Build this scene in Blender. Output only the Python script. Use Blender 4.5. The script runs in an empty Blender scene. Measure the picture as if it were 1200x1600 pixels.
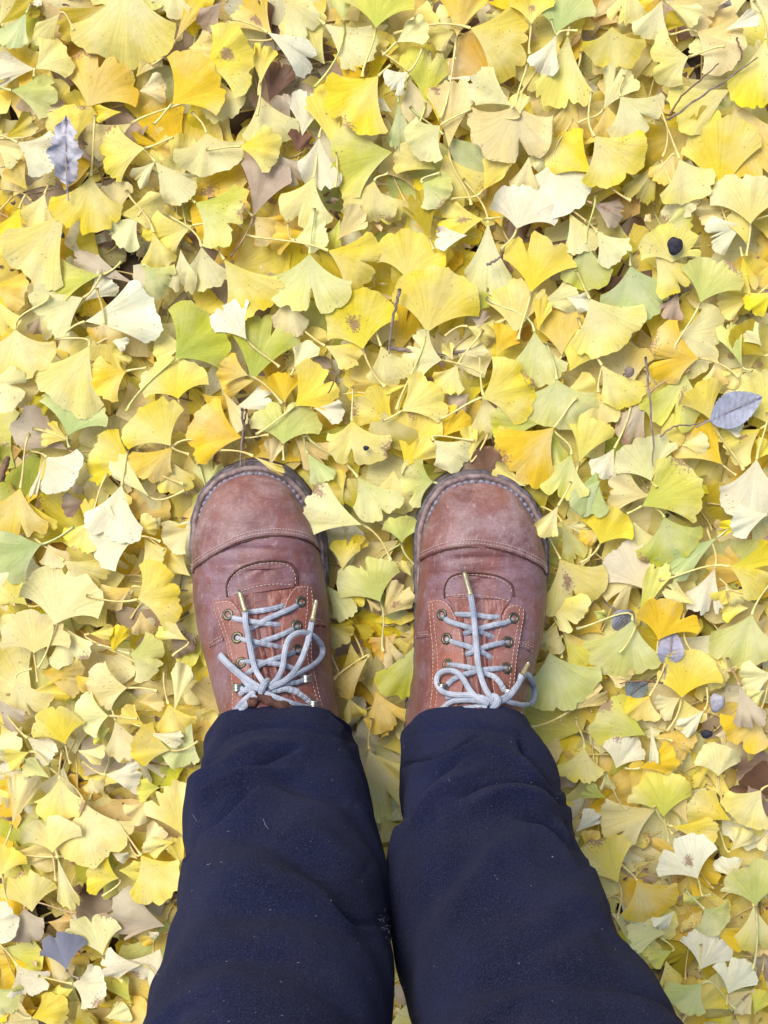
import bpy, math, random
import numpy as np
R = math.radians
S = bpy.context.scene
C = S.collection

# ------------------------------------------------------------------ camera
CAM_H = 1.2
TILT = R(10.0)
CAM_Y = CAM_H * math.tan(TILT)
FPX = 2315.0                      # focal length in pixels of the 1200 px wide photograph
cd = bpy.data.cameras.new('camera')
cam = bpy.data.objects.new('camera', cd); C.objects.link(cam)
cam.location = (0, CAM_Y, CAM_H)
cam.rotation_euler = (-TILT, 0, 0)
cd.sensor_fit = 'HORIZONTAL'; cd.sensor_width = 36.0
cd.lens = FPX / 1200.0 * 36.0
cd.clip_start = 0.02; cd.clip_end = 200
S.camera = cam

# ------------------------------------------------------------------ sky and sun (bright overcast)
SUN_EL, SUN_AZ = R(52), R(-38)
w = bpy.data.worlds.new('World'); S.world = w; w.use_nodes = True
nt = w.node_tree; nt.nodes.clear()
sky = nt.nodes.new('ShaderNodeTexSky'); sky.sky_type = 'NISHITA'; sky.sun_disc = False
sky.sun_elevation = SUN_EL; sky.sun_rotation = SUN_AZ
sky.air_density = 1.0; sky.dust_density = 3.0; sky.ozone_density = 1.0
bg = nt.nodes.new('ShaderNodeBackground'); bg.inputs[1].default_value = 0.15
wo = nt.nodes.new('ShaderNodeOutputWorld')
nt.links.new(sky.outputs[0], bg.inputs[0]); nt.links.new(bg.outputs[0], wo.inputs[0])
sl = bpy.data.lights.new('sun', 'SUN'); sl.energy = 2.2; sl.angle = R(30); sl.color = (1.0, 0.97, 0.92)
so = bpy.data.objects.new('sun', sl); C.objects.link(so); so.location = (0, 0, 5)
dx, dy, dz = math.sin(SUN_AZ) * math.cos(SUN_EL), math.cos(SUN_AZ) * math.cos(SUN_EL), math.sin(SUN_EL)
from mathutils import Vector
so.rotation_euler = Vector((dx, dy, dz)).to_track_quat('Z', 'Y').to_euler()
vs = S.view_settings
vs.view_transform = 'Standard'; vs.look = 'None'; vs.gamma = 1.0; vs.use_curve_mapping = False
vs.exposure = 0.49
S.render.resolution_x, S.render.resolution_y = 768, 1024

# ------------------------------------------------------------------ photo <-> world
ct, st_ = math.cos(TILT), math.sin(TILT)
def P(px, py, z):
    """where the sight line through a photo point meets height z (vectorised)"""
    px = np.asarray(px, float); py = np.asarray(py, float); z = np.asarray(z, float)
    u = (px - 600) / FPX; v = -(py - 800) / FPX
    # camera axes: right=(1,0,0) up=(0,ct,-st) forward=(0,-st,-ct)
    dxx = u; dyy = v * ct - st_; dzz = -v * st_ - ct
    t = (z - CAM_H) / dzz
    return np.stack([dxx * t, CAM_Y + dyy * t, z + 0 * t], -1)
def proj(p):
    p = np.asarray(p, float)
    q = p - np.array([0, CAM_Y, CAM_H])
    dep = -q[..., 1] * st_ - q[..., 2] * ct
    up = q[..., 1] * ct - q[..., 2] * st_
    return 600 + FPX * q[..., 0] / dep, 800 - FPX * up / dep, dep

# ------------------------------------------------------------------ helpers
def newmesh(name, V, F, mat, parent=None, smooth=True, uv=None, col=None, stain=None):
    me = bpy.data.meshes.new(name)
    V = np.asarray(V, float)
    if isinstance(F, np.ndarray) and F.ndim == 2:
        n = F.shape[1]
        me.vertices.add(len(V)); me.vertices.foreach_set('co', V.astype(np.float32).ravel())
        me.loops.add(F.size); me.loops.foreach_set('vertex_index', F.astype(np.int32).ravel())
        me.polygons.add(len(F))
        me.polygons.foreach_set('loop_start', np.arange(0, F.size, n, dtype=np.int32))
        me.polygons.foreach_set('loop_total', np.full(len(F), n, dtype=np.int32))
        me.update(calc_edges=True); me.validate()
    else:
        me.from_pydata([tuple(v) for v in V], [], [tuple(int(i) for i in f) for f in F]); me.update()
    if smooth: me.polygons.foreach_set('use_smooth', np.ones(len(me.polygons), dtype=bool))
    if uv is not None:
        l = me.uv_layers.new(name='UVMap')
        vi = np.zeros(len(me.loops), dtype=np.int32); me.loops.foreach_get('vertex_index', vi)
        l.data.foreach_set('uv', np.asarray(uv, np.float32)[vi].ravel())
    if col is not None:
        a = me.color_attributes.new('tint', 'FLOAT_COLOR', 'POINT')
        cc = np.ones((len(V), 4), np.float32); cc[:, :3] = col
        if stain is not None: cc[:, 3] = stain
        a.data.foreach_set('color', cc.ravel())
    me.materials.append(mat)
    o = bpy.data.objects.new(name, me); C.objects.link(o)
    if parent is not None: o.parent = parent
    return o
def tag(o, label=None, cat=None, group=None, kind=None):
    if label: o['label'] = label
    if cat: o['category'] = cat
    if group: o['group'] = group
    if kind: o['kind'] = kind
    return o
def grid_faces(nr, nc, wrap=False, off=0):
    i = np.arange(nr - 1)[:, None]; j = np.arange(nc if wrap else nc - 1)[None, :]
    a = i * nc + j; b = i * nc + (j + 1) % nc; c = (i + 1) * nc + (j + 1) % nc; d = (i + 1) * nc + j
    return np.stack([a, b, c, d], -1).reshape(-1, 4) + off
def catmull(pts, n):
    p = np.asarray(pts, float)
    if len(p) < 3:
        t = np.linspace(0, 1, n)[:, None]; return p[0] * (1 - t) + p[-1] * t
    q = np.vstack([2 * p[0] - p[1], p, 2 * p[-1] - p[-2]])
    seg = len(p) - 1
    out = []
    for t in np.linspace(0, seg, n):
        k = min(int(t), seg - 1); u = t - k
        p0, p1, p2, p3 = q[k:k + 4]
        out.append(0.5 * ((2 * p1) + (-p0 + p2) * u + (2 * p0 - 5 * p1 + 4 * p2 - p3) * u * u + (-p0 + 3 * p1 - 3 * p2 + p3) * u ** 3))
    return np.array(out)
def resample(p, n):
    p = np.asarray(p, float)
    d = np.r_[0, np.cumsum(np.linalg.norm(np.diff(p, axis=0), axis=1))]
    t = np.linspace(0, d[-1], n)
    return np.stack([np.interp(t, d, p[:, k]) for k in range(p.shape[1])], -1)
def smoothstep(a, b, x):
    t = np.clip((np.asarray(x, float) - a) / (b - a), 0, 1); return t * t * (3 - 2 * t)
def tube(path, rad, ns=8, flat=1.0, cap=True, rib=0.0):
    """tube along path; rad scalar or per point; flat<1 squashes it vertically"""
    p = np.asarray(path, float); n = len(p)
    rad = np.broadcast_to(np.asarray(rad, float), (n,))
    T = np.gradient(p, axis=0); T /= np.linalg.norm(T, axis=1)[:, None] + 1e-12
    up = np.array([0, 0, 1.0])
    side = np.cross(T, up); ln = np.linalg.norm(side, axis=1)
    for i in range(n):
        if ln[i] < 0.15: side[i] = side[i - 1] if i else np.array([1.0, 0, 0])
        else: side[i] /= ln[i]
        if i and side[i] @ side[i - 1] < 0 and ln[i] < 0.5: side[i] = -side[i]
    nor = np.cross(side, T)
    a = np.linspace(0, 2 * math.pi, ns, endpoint=False)
    rf = (1 + rib * np.cos(a * 9))[None, :, None]
    V = (p[:, None] + rad[:, None, None] * rf * (np.cos(a)[None, :, None] * side[:, None] + flat * np.sin(a)[None, :, None] * nor[:, None])).reshape(-1, 3)
    F = grid_faces(n, ns, wrap=True)
    uv = np.stack([np.tile(a / (2 * math.pi), n), np.repeat(np.r_[0, np.cumsum(np.linalg.norm(np.diff(p, axis=0), axis=1))], ns)], -1)
    if cap:
        V = np.vstack([V, p[0] - T[0] * rad[0] * .4, p[-1] + T[-1] * rad[-1] * .4])
        uv = np.vstack([uv, [0, 0], [0, 1]])
        k = n * ns
        i = np.arange(ns)
        F = np.vstack([F, np.stack([i, np.full(ns, k), np.full(ns, k), (i + 1) % ns], -1)[:, [0, 3, 1, 1]],
                       np.stack([i + k - ns, (i + 1) % ns + k - ns, np.full(ns, k + 1), np.full(ns, k + 1)], -1)[:, [1, 0, 2, 2]]])
    return V, F, uv
class Acc:
    """collects quads (degenerate quads become triangles)"""
    def __init__(s): s.V = []; s.F = []; s.uv = []; s.col = []; s.st = []; s.n = 0
    def add(s, V, F, uv=None, col=None, st=None):
        s.V.append(V); s.F.append(np.asarray(F) + s.n); s.n += len(V)
        s.uv.append(uv if uv is not None else np.zeros((len(V), 2)))
        s.col.append(np.broadcast_to(col if col is not None else (1, 1, 1), (len(V), 3)))
        s.st.append(np.broadcast_to(st if st is not None else 0.0, (len(V),)))
    def build(s, name, mat, parent=None, smooth=True, tint=False):
        V = np.vstack(s.V); F = np.vstack(s.F); uv = np.vstack(s.uv)
        deg = (F[:, 2] == F[:, 3])
        if deg.any():
            me_faces = [tuple(f[:3]) if d else tuple(f) for f, d in zip(F.tolist(), deg)]
            return newmesh(name, V, me_faces, mat, parent, smooth, uv, np.vstack(s.col) if tint else None, np.concatenate(s.st) if tint else None)
        return newmesh(name, V, F, mat, parent, smooth, uv, np.vstack(s.col) if tint else None, np.concatenate(s.st) if tint else None)

# ------------------------------------------------------------------ materials
def mat(name):
    m = bpy.data.materials.new(name); m.use_nodes = True
    n = m.node_tree; n.nodes.clear()
    out = n.nodes.new('ShaderNodeOutputMaterial')
    b = n.nodes.new('ShaderNodeBsdfPrincipled'); n.links.new(b.outputs[0], out.inputs[0])
    return m, n, b, out
def N(n, t, **k):
    x = n.nodes.new(t)
    for a, v in k.items():
        if a.startswith('_'): x.inputs[a[1:]].default_value = v
        else: setattr(x, a, v)
    return x
def mixc(n, fac, a, b, blend='MIX'):
    x = n.nodes.new('ShaderNodeMix'); x.data_type = 'RGBA'; x.blend_type = blend
    for s, v in ((0, fac), (6, a), (7, b)):
        if hasattr(v, 'is_output') or isinstance(v, bpy.types.NodeSocket): n.links.new(v, x.inputs[s])
        elif s == 0: x.inputs[0].default_value = v
        else: x.inputs[s].default_value = (*v, 1) if len(v) == 3 else v
    return x.outputs[2]
def math_(n, op, a, b=0.0, c=None):
    x = n.nodes.new('ShaderNodeMath'); x.operation = op
    for i, v in enumerate((a, b) + ((c,) if c is not None else ())):
        if isinstance(v, bpy.types.NodeSocket): n.links.new(v, x.inputs[i])
        else: x.inputs[i].default_value = v
    return x.outputs[0]
def ramp(n, src, stops):
    x = n.nodes.new('ShaderNodeValToRGB'); e = x.color_ramp.elements
    while len(e) < len(stops): e.new(0.5)
    for el, (p, c) in zip(e, stops): el.position = p; el.color = (*c, 1) if hasattr(c, '__len__') else (c, c, c, 1)
    n.links.new(src, x.inputs[0]); return x.outputs[0]
def noise(n, vec, scale, detail=4, rough=.55, dist=0.0):
    x = N(n, 'ShaderNodeTexNoise'); x.inputs['Scale'].default_value = scale
    x.inputs['Detail'].default_value = detail; x.inputs['Roughness'].default_value = rough; x.inputs['Distortion'].default_value = dist
    if vec is not None: n.links.new(vec, x.inputs['Vector'])
    return x.outputs[0]
def mapping(n, src, scale):
    x = N(n, 'ShaderNodeMapping'); x.inputs['Scale'].default_value = scale; n.links.new(src, x.inputs[0]); return x.outputs[0]
def bump(n, h, strength, dist, prev=None):
    x = N(n, 'ShaderNodeBump'); x.inputs['Strength'].default_value = strength; x.inputs['Distance'].default_value = dist
    n.links.new(h, x.inputs['Height'])
    if prev is not None: n.links.new(prev, x.inputs['Normal'])
    return x.outputs[0]

def leaf_material():
    m, n, b, out = mat('leaf')
    at = N(n, 'ShaderNodeAttribute', attribute_name='tint')
    uvn = N(n, 'ShaderNodeUVMap'); uvn.uv_map = 'UVMap'
    geo = N(n, 'ShaderNodeNewGeometry')
    tc = N(n, 'ShaderNodeTexCoord')
    col = at.outputs['Color']; st = at.outputs['Alpha']
    # fine radiating veins: noise stretched along the blade
    v1 = noise(n, mapping(n, uvn.outputs[0], (36, .7, 1)), 1.0, 3, .6)
    v2 = noise(n, mapping(n, uvn.outputs[0], (92, 1.3, 1)), 1.0, 2, .6)
    veins = math_(n, 'ADD', math_(n, 'MULTIPLY', v1, .55), math_(n, 'MULTIPLY', v2, .45))
    vr = ramp(n, veins, [(.30, .66), (.5, .96), (.66, 1.08)])
    c1 = mixc(n, .75, col, vr, 'MULTIPLY')
    # soft mottling
    mo = noise(n, tc.outputs['Object'], 38, 4, .6)
    c2 = mixc(n, ramp(n, mo, [(.42, 0.0), (.75, .45)]), c1, mixc(n, .6, c1, (.82, .62, .30), 'MULTIPLY'))
    c2 = mixc(n, ramp(n, noise(n, tc.outputs['Object'], 24, 2, .5), [(.45, 0.0), (.66, .36)]), c2, (.85, .82, .58))
    # tiny freckles
    vo = N(n, 'ShaderNodeTexVoronoi'); vo.inputs['Scale'].default_value = 260; n.links.new(tc.outputs['Object'], vo.inputs['Vector'])
    spk = math_(n, 'LESS_THAN', vo.outputs['Distance'], .17)
    spk = math_(n, 'MULTIPLY', spk, ramp(n, noise(n, tc.outputs['Object'], 60, 2), [(.54, 0.0), (.62, .6)]))
    c3 = mixc(n, spk, c2, (.24, .13, .05))
    # brown decay blotches where the stain value is high, broken up by noise
    sn = noise(n, tc.outputs['Object'], 520, 4, .75)
    sn2 = noise(n, tc.outputs['Object'], 70, 4, .65)
    sm = math_(n, 'ADD', st, math_(n, 'ADD', math_(n, 'MULTIPLY', math_(n, 'SUBTRACT', sn, .5), 1.5), math_(n, 'MULTIPLY', math_(n, 'SUBTRACT', sn2, .5), .9)))
    sf = ramp(n, sm, [(.46, 0.0), (.60, .85)])
    br = ramp(n, sn2, [(.3, (.22, .11, .07)), (.7, (.42, .25, .17))])
    c4 = mixc(n, sf, c3, br)
    hsv = N(n, 'ShaderNodeHueSaturation'); hsv.inputs['Saturation'].default_value = 1.0
    n.links.new(c4, hsv.inputs['Color']); c4 = hsv.outputs[0]
    n.links.new(c4, b.inputs['Base Color'])
    b.inputs['Roughness'].default_value = .47
    b.inputs['Specular IOR Level'].default_value = .18
    bn = bump(n, veins, .45, .0005)
    bn = bump(n, noise(n, tc.outputs['Object'], 75, 4, .6), .5, .0028, bn)
    n.links.new(bn, b.inputs['Normal'])
    tr = N(n, 'ShaderNodeBsdfTranslucent'); n.links.new(c4, tr.inputs['Color']); n.links.new(bn, tr.inputs['Normal'])
    mx = N(n, 'ShaderNodeMixShader'); mx.inputs[0].default_value = .26
    n.links.new(b.outputs[0], mx.inputs[1]); n.links.new(tr.outputs[0], mx.inputs[2]); n.links.new(mx.outputs[0], out.inputs[0])
    return m
M = {}
M['leaf'] = leaf_material()
def stalk_material():
    m, n, b, out = mat('stalk')
    at = N(n, 'ShaderNodeAttribute', attribute_name='tint')
    tc = N(n, 'ShaderNodeTexCoord')
    c = mixc(n, ramp(n, noise(n, tc.outputs['Object'], 160, 3), [(.4, 0.0), (.75, .6)]), at.outputs['Color'], (.45, .27, .10))
    n.links.new(c, b.inputs['Base Color']); b.inputs['Roughness'].default_value = .45
    b.inputs['Subsurface Weight'].default_value = 0.0
    return m
M['stalk'] = stalk_material()
def simple(name, ca, cb, scale=60, rough=.6, bs=.3, bd=.001, bscale=None, metal=0.0, spec=.4):
    m, n, b, out = mat(name)
    tc = N(n, 'ShaderNodeTexCoord')
    f = noise(n, tc.outputs['Object'], scale, 5, .6)
    n.links.new(mixc(n, ramp(n, f, [(.35, 0.0), (.65, 1.0)]), ca, cb), b.inputs['Base Color'])
    b.inputs['Roughness'].default_value = rough; b.inputs['Metallic'].default_value = metal
    b.inputs['Specular IOR Level'].default_value = spec
    n.links.new(bump(n, noise(n, tc.outputs['Object'], bscale or scale * 4, 4, .6), bs, bd), b.inputs['Normal'])
    return m
M['soil'] = simple('soil', (.035, .022, .014), (.16, .10, .05), 35, .95, .8, .01, 120)
M['twig'] = simple('twig', (.14, .10, .075), (.30, .24, .19), 140, .85, .5, .0008)
M['bark_brown'] = simple('bark_brown', (.10, .055, .03), (.24, .14, .08), 120, .8, .5, .0008)
M['seed'] = simple('seed', (.006, .006, .014), (.03, .026, .04), 300, .6, .9, .0012, 500)
def silver_leaf():
    m, n, b, out = mat('dead_leaf')
    tc = N(n, 'ShaderNodeTexCoord'); at = N(n, 'ShaderNodeAttribute', attribute_name='tint')
    f = noise(n, tc.outputs['Object'], 120, 5, .6)
    c = mixc(n, ramp(n, f, [(.3, 0.0), (.7, .5)]), at.outputs['Color'], (.20, .18, .20))
    n.links.new(c, b.inputs['Base Color']); b.inputs['Roughness'].default_value = .55
    n.links.new(bump(n, f, .5, .001), b.inputs['Normal'])
    return m
M['dead'] = silver_leaf()
def leather(name, ca, cb, cc, wr=0.0):
    m, n, b, out = mat(name)
    tc = N(n, 'ShaderNodeTexCoord'); o = tc.outputs['Object']
    a1 = noise(n, o, 22, 5, .62, .3)
    c = mixc(n, ramp(n, a1, [(.36, 0.0), (.62, 1.0)]), ca, cb)
    a2 = noise(n, o, 34, 6, .7, .5)
    c = mixc(n, ramp(n, a2, [(.42, 0.0), (.62, .75)]), c, cc)           # dusty bloom
    a3 = noise(n, mapping(n, o, (1, .35, 1)), 260, 5, .75)
    c = mixc(n, ramp(n, a3, [(.56, 0.0), (.74, .6)]), c, (.44, .36, .36))     # fine scuffs
    a4 = noise(n, o, 700, 2, .6)
    c = mixc(n, ramp(n, a4, [(.40, .30), (.60, 0.0)]), c, (.11, .035, .022))
    n.links.new(c, b.inputs['Base Color'])
    n.links.new(ramp(n, a2, [(.3, .42), (.7, .62)]), b.inputs['Roughness'])
    b.inputs['Specular IOR Level'].default_value = .45
    bn = bump(n, noise(n, o, 420, 3, .6), .35, .0006)
    bn = bump(n, noise(n, mapping(n, o, (.6, 2.2, 1)), 85, 5, .62, 1.0), .35, .0016, bn)
    if wr:
        wv = N(n, 'ShaderNodeTexVoronoi'); wv.feature = 'DISTANCE_TO_EDGE'
        n.links.new(mapping(n, o, (2.4, .9, 1)), wv.inputs['Vector']); wv.inputs['Scale'].default_value = 95
        bn = bump(n, ramp(n, wv.outputs[0], [(0.0, 0.0), (.25, 1.0)]), wr, .0016, bn)
    n.links.new(bn, b.inputs['Normal'])
    return m
M['leather'] = leather('leather', (.125, .052, .054), (.21, .080, .067), (.235, .155, .19))
M['cap'] = leather('leather_cap', (.145, .062, .064), (.24, .102, .086), (.33, .235, .245))
M['facing'] = leather('leather_facing', (.19, .058, .038), (.27, .090, .058), (.29, .15, .14))
M['tongue'] = leather('leather_tongue', (.18, .055, .040), (.25, .085, .058), (.25, .13, .13), .3)
M['tongue_dark'] = simple('tongue_dark', (.05, .018, .012), (.11, .045, .03), 200, .8, .5, .0008)
M['welt'] = simple('welt', (.12, .080, .070), (.30, .22, .21), 130, .75, .6, .0012)
M['sole'] = simple('sole', (.055, .045, .045), (.17, .145, .16), 110, .8, .6, .0012)
M['thread'] = simple('thread', (.42, .30, .26), (.62, .50, .45), 500, .8, .4, .0004)
M['welt_thread'] = simple('welt_thread', (.13, .13, .175), (.25, .245, .31), 300, .8, .6, .0006)
M['brass'] = simple('brass', (.06, .065, .055), (.16, .15, .10), 200, .38, .3, .0004, metal=.8)
M['hook'] = simple('hook', (.30, .31, .30), (.42, .42, .36), 200, .25, .2, .0003, metal=.95)
M['aglet'] = simple('aglet', (.40, .34, .18), (.60, .55, .38), 300, .3, .4, .0004, metal=.7)
def lace_mat():
    m, n, b, out = mat('lace')
    tc = N(n, 'ShaderNodeTexCoord'); uvn = N(n, 'ShaderNodeUVMap'); uvn.uv_map = 'UVMap'
    sp = N(n, 'ShaderNodeSeparateXYZ'); n.links.new(uvn.outputs[0], sp.inputs[0])
    s1 = math_(n, 'SINE', math_(n, 'MULTIPLY', sp.outputs[0], 2 * math.pi * 9))
    s2 = math_(n, 'SINE', math_(n, 'MULTIPLY', sp.outputs[1], 2 * math.pi * 900))
    h = math_(n, 'ADD', math_(n, 'MULTIPLY', s1, .5), math_(n, 'MULTIPLY', s2, .25))
    g = noise(n, tc.outputs['Object'], 90, 4)
    c = mixc(n, ramp(n, g, [(.35, 0.0), (.68, 1.0)]), (.27, .31, .38), (.53, .56, .62))
    c = mixc(n, ramp(n, h, [(.3, .35), (.7, 0.0)]), c, (.15, .17, .24))
    n.links.new(c, b.inputs['Base Color']); b.inputs['Roughness'].default_value = .85
    n.links.new(bump(n, h, .6, .0004), b.inputs['Normal'])
    return m
M['lace'] = lace_mat()
def fabric():
    m, n, b, out = mat('trouser_fabric')
    tc = N(n, 'ShaderNodeTexCoord'); o = tc.outputs['Object']
    a = noise(n, o, 9, 4, .6)
    c = mixc(n, ramp(n, a, [(.35, 0.0), (.68, 1.0)]), (.0032, .0042, .016), (.0088, .0115, .042))
    dust = noise(n, o, 17, 4, .7)
    c = mixc(n, ramp(n, dust, [(.5, 0.0), (.75, .35)]), c, (.022, .019, .027))
    g = noise(n, o, 950, 3, .75)
    c = mixc(n, ramp(n, g, [(.48, 0.0), (.72, .7)]), c, (.034, .039, .092))
    vo = N(n, 'ShaderNodeTexVoronoi'); vo.inputs['Scale'].default_value = 300; n.links.new(o, vo.inputs['Vector'])
    lint = math_(n, 'LESS_THAN', vo.outputs['Distance'], .06)
    gate = ramp(n, noise(n, o, 70, 3), [(.50, 0.0), (.58, 1.0)])
    c = mixc(n, math_(n, 'MULTIPLY', lint, gate), c, (.22, .22, .26))
    n.links.new(c, b.inputs['Base Color'])
    b.inputs['Roughness'].default_value = .95; b.inputs['Specular IOR Level'].default_value = .12
    b.inputs['Sheen Weight'].default_value = .05; b.inputs['Sheen Roughness'].default_value = .5
    b.inputs['Sheen Tint'].default_value = (.45, .5, .9, 1)
    bn = bump(n, g, .8, .0016)
    bn = bump(n, noise(n, o, 260, 4, .7), .6, .0022, bn)
    n.links.new(bn, b.inputs['Normal'])
    return m
M['fabric'] = fabric()
M['lint'] = simple('lint', (.25, .25, .28), (.45, .45, .48), 200, .9, .1, .0002)
M['skin'] = simple('skin', (.50, .30, .22), (.56, .35, .26), 40, .5, .2, .0004)
M['sock'] = simple('sock', (.03, .03, .035), (.05, .05, .055), 300, .9, .6, .0006)

# ------------------------------------------------------------------ ground
def ground():
    m, n, b, out = mat('leaf_strewn_ground')
    tc = N(n, 'ShaderNodeTexCoord'); o = tc.outputs['Object']
    vo = N(n, 'ShaderNodeTexVoronoi'); vo.inputs['Scale'].default_value = 26; n.links.new(o, vo.inputs['Vector'])
    sp = N(n, 'ShaderNodeSeparateColor'); n.links.new(vo.outputs['Color'], sp.inputs[0])
    far = ramp(n, sp.outputs[0], [(0, (.30, .18, .06)), (.3, (.62, .42, .05)), (.6, (.70, .58, .20)), (.85, (.66, .62, .34)), (1, (.42, .46, .12))])
    soilc = mixc(n, ramp(n, noise(n, o, 60, 5), [(.35, 0.0), (.65, 1.0)]), (.03, .02, .012), (.13, .08, .04))
    ln = N(n, 'ShaderNodeVectorMath', operation='LENGTH'); n.links.new(o, ln.inputs[0])
    f = ramp(n, math_(n, 'DIVIDE', ln.outputs['Value'], 4.0), [(.27, 0.0), (.33, 1.0)])
    n.links.new(mixc(n, f, soilc, far), b.inputs['Base Color']); b.inputs['Roughness'].default_value = .85
    n.links.new(bump(n, vo.outputs['Distance'], .8, .01), b.inputs['Normal'])
    s = 60.0
    g = newmesh('ground', [(-s, -s, -.032), (s, -s, -.032), (s, s, -.032), (-s, s, -.032)], [(0, 1, 2, 3)], m, smooth=False)
    g['kind'] = 'structure'
ground()

# ------------------------------------------------------------------ leaves
PAL = {'Y': (.86, .68, .018), 'y': (.85, .67, .035), 'd': (.82, .54, .025), 'D': (.83, .57, .035), 'p': (.84, .71, .15),
       'c': (.85, .78, .34), 'w': (.86, .82, .60), 'l': (.74, .67, .04), 'L': (.56, .55, .04), 'g': (.50, .57, .20),
       'G': (.69, .67, .16), 'o': (.50, .40, .03), 't': (.47, .36, .25), 'T': (.78, .65, .29), 'b': (.20, .11, .07), 'O': (.66, .40, .06)}
CNAME = {'Y': 'vivid yellow', 'y': 'bright yellow', 'd': 'golden yellow', 'D': 'deep golden', 'p': 'pale yellow', 'c': 'cream', 'w': 'whitish',
         'l': 'lime yellow', 'L': 'yellowish green', 'g': 'pale green', 'G': 'pale lime', 'o': 'olive yellow', 't': 'dry brownish', 'T': 'pale tan', 'b': 'dark brown', 'O': 'orange'}
def leaf_geo(r, spread, rg, nc=34, nr=9, notch=0.0, fold=False, relief=1.0, blotch=None, base=(1, 1, 1), code='y'):
    hs = R(spread) / 2
    j = np.linspace(-1, 1, nc)
    if notch > 0:
        j = np.sign(j) * np.abs(j) ** 1.35
        nj = rg.uniform(-.15, .15)
    rho = np.linspace(0, 1, nr) ** 0.85
    ph = rg.uniform(0, 6.28, 8)
    fr = 1.0 + .035 * np.sin(j * rg.uniform(3, 5) + ph[0]) + .022 * np.sin(j * rg.uniform(8, 12) + ph[1]) + .012 * np.sin(j * rg.uniform(20, 26) + ph[2]) + .010 * rg.normal(0, 1, nc)
    fr *= 1 - .17 * np.abs(j) ** 4.5
    if notch > 0: fr -= notch * np.exp(-((j - nj) / .05) ** 2) + notch * .25 * np.exp(-((j - nj) / .14) ** 2)
    for _ in range(rg.integers(0, 4)):           # small nicks, tears and splits in the margin
        fr -= rg.uniform(.03, .12) * np.exp(-((j - rg.uniform(-.9, .9)) / .05) ** 2)
    if rg.random() < .14: fr -= rg.uniform(.2, .45) * np.exp(-((j - rg.uniform(-.7, .7)) / .07) ** 2)
    if rg.random() < .18: fr *= 1 - rg.uniform(.1, .3) * smoothstep(.2, .9, j * rg.choice([-1, 1]))
    RH, J = np.meshgrid(rho, j, indexing='ij')
    flare = .67 + .33 * RH ** 1.15
    A = J * hs * flare
    asym = 1 + .06 * math.sin(ph[3]) * J
    rr = r * RH * (1 + (fr[None, :] - 1) * RH ** 1.5) * asym
    X = rr * np.sin(A); Y = rr * np.cos(A)
    z = .00008 * np.sin(J * rg.uniform(16, 26) + ph[4]) * RH
    z += relief * .0030 * RH ** 3 * np.sin(J * rg.uniform(2.5, 6) + ph[5])
    z += relief * .0007 * RH ** 4 * np.sin(J * rg.uniform(8, 13) + ph[6])
    z += relief * rg.uniform(-.10, .16) * (X / r) ** 2 * r
    z += relief * rg.uniform(-.16, .16) * (Y / r) ** 2 * r
    z -= relief * rg.uniform(-.001, .0045) * smoothstep(.72, 1.0, RH) * (1 + .5 * np.sin(J * 4 + ph[1]))
    for _k in range(3):
        kx, ky = rg.normal(0, 70, 2); z += relief * .0009 * np.sin(X * kx + Y * ky + rg.uniform(0, 6.28)) * RH
    cr = rg.uniform(-.5, .5)
    z += relief * .0028 * np.exp(-((X - cr * Y) / (.12 * r)) ** 2) * RH * rg.choice([-1, 1])
    if rg.random() < .35 or fold:                # one side curls over
        sgn = rg.choice([-1, 1]); x0 = (rg.uniform(.05, .3) if fold else rg.uniform(.35, .6)) * r; cr_ = r * (.13 if fold else rg.uniform(.22, .5))
        t = np.maximum(sgn * X - x0, 0)
        maxa = 3.4 if fold else rg.uniform(.8, 1.9)
        an = np.minimum(t / cr_, maxa); rest = t - an * cr_
        nx = x0 + cr_ * np.sin(an) + rest * np.cos(an); nz = cr_ * (1 - np.cos(an)) + rest * np.sin(an)
        mk = t > 0
        X = np.where(mk, sgn * nx, X); z = z + np.where(mk, nz, 0)
    if fold: pass
    V = np.stack([X, Y, z], -1).reshape(-1, 3)
    F = grid_faces(nr, nc)[:, ::-1]
    uv = np.stack([(J + 1) / 2 + ph[7], RH], -1).reshape(-1, 2)
    b0 = np.array(base)
    jit = 1 + rg.normal(0, .035) + rg.normal(0, .018, 3)
    b0 = np.clip(b0 * jit, .01, .86)
    green = np.array([.50, .58, .14]); pale = np.array([.84, .78, .42]); gold = np.array([.85, .64, .05])
    kind = rg.random()
    cin, cout = b0.copy(), b0.copy()
    if code in 'GglL' : cin = b0 * .55 + np.array([.36, .52, .17]) * .45; cout = b0 * .8 + pale * .2 if code != 'L' else b0
    elif code in 'yYpcd':
        if kind < .15: cin = b0 * .7 + green * .3
        elif kind < .5: cin = b0 * .5 + pale * .5
        elif kind < .72: cin = b0 * .55 + gold * .45; cout = b0 * .75 + pale * .25
        elif kind < .86: cout = b0 * .55 + gold * .45
        else: cout = b0 * .5 + pale * .5
    elif code in 'wT': cin = b0 * .8 + gold * .2
    side = .5 + .5 * np.sin(J * 1.7 + ph[2]); t = np.clip(RH ** 1.2 * .75 + .25 * side * RH, 0, 1)[..., None]
    col = (cin * (1 - t) + cout * t).reshape(-1, 3)
    st = np.zeros(RH.shape)
    if blotch == 'centre':
        st = .78 * np.exp(-((RH - .45) / .25) ** 2 - ((J - rg.uniform(-.25, .25)) / .42) ** 2)
    elif blotch == 'edge':
        q = rg.uniform(-.8, .8); st = .75 * RH ** 3 * np.exp(-((J - q) / .35) ** 2)
    elif blotch == 'rim':
        st = .5 * np.clip((RH - .82) / .18, 0, 1)
    return V, F, uv, col, st.reshape(-1)

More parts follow.
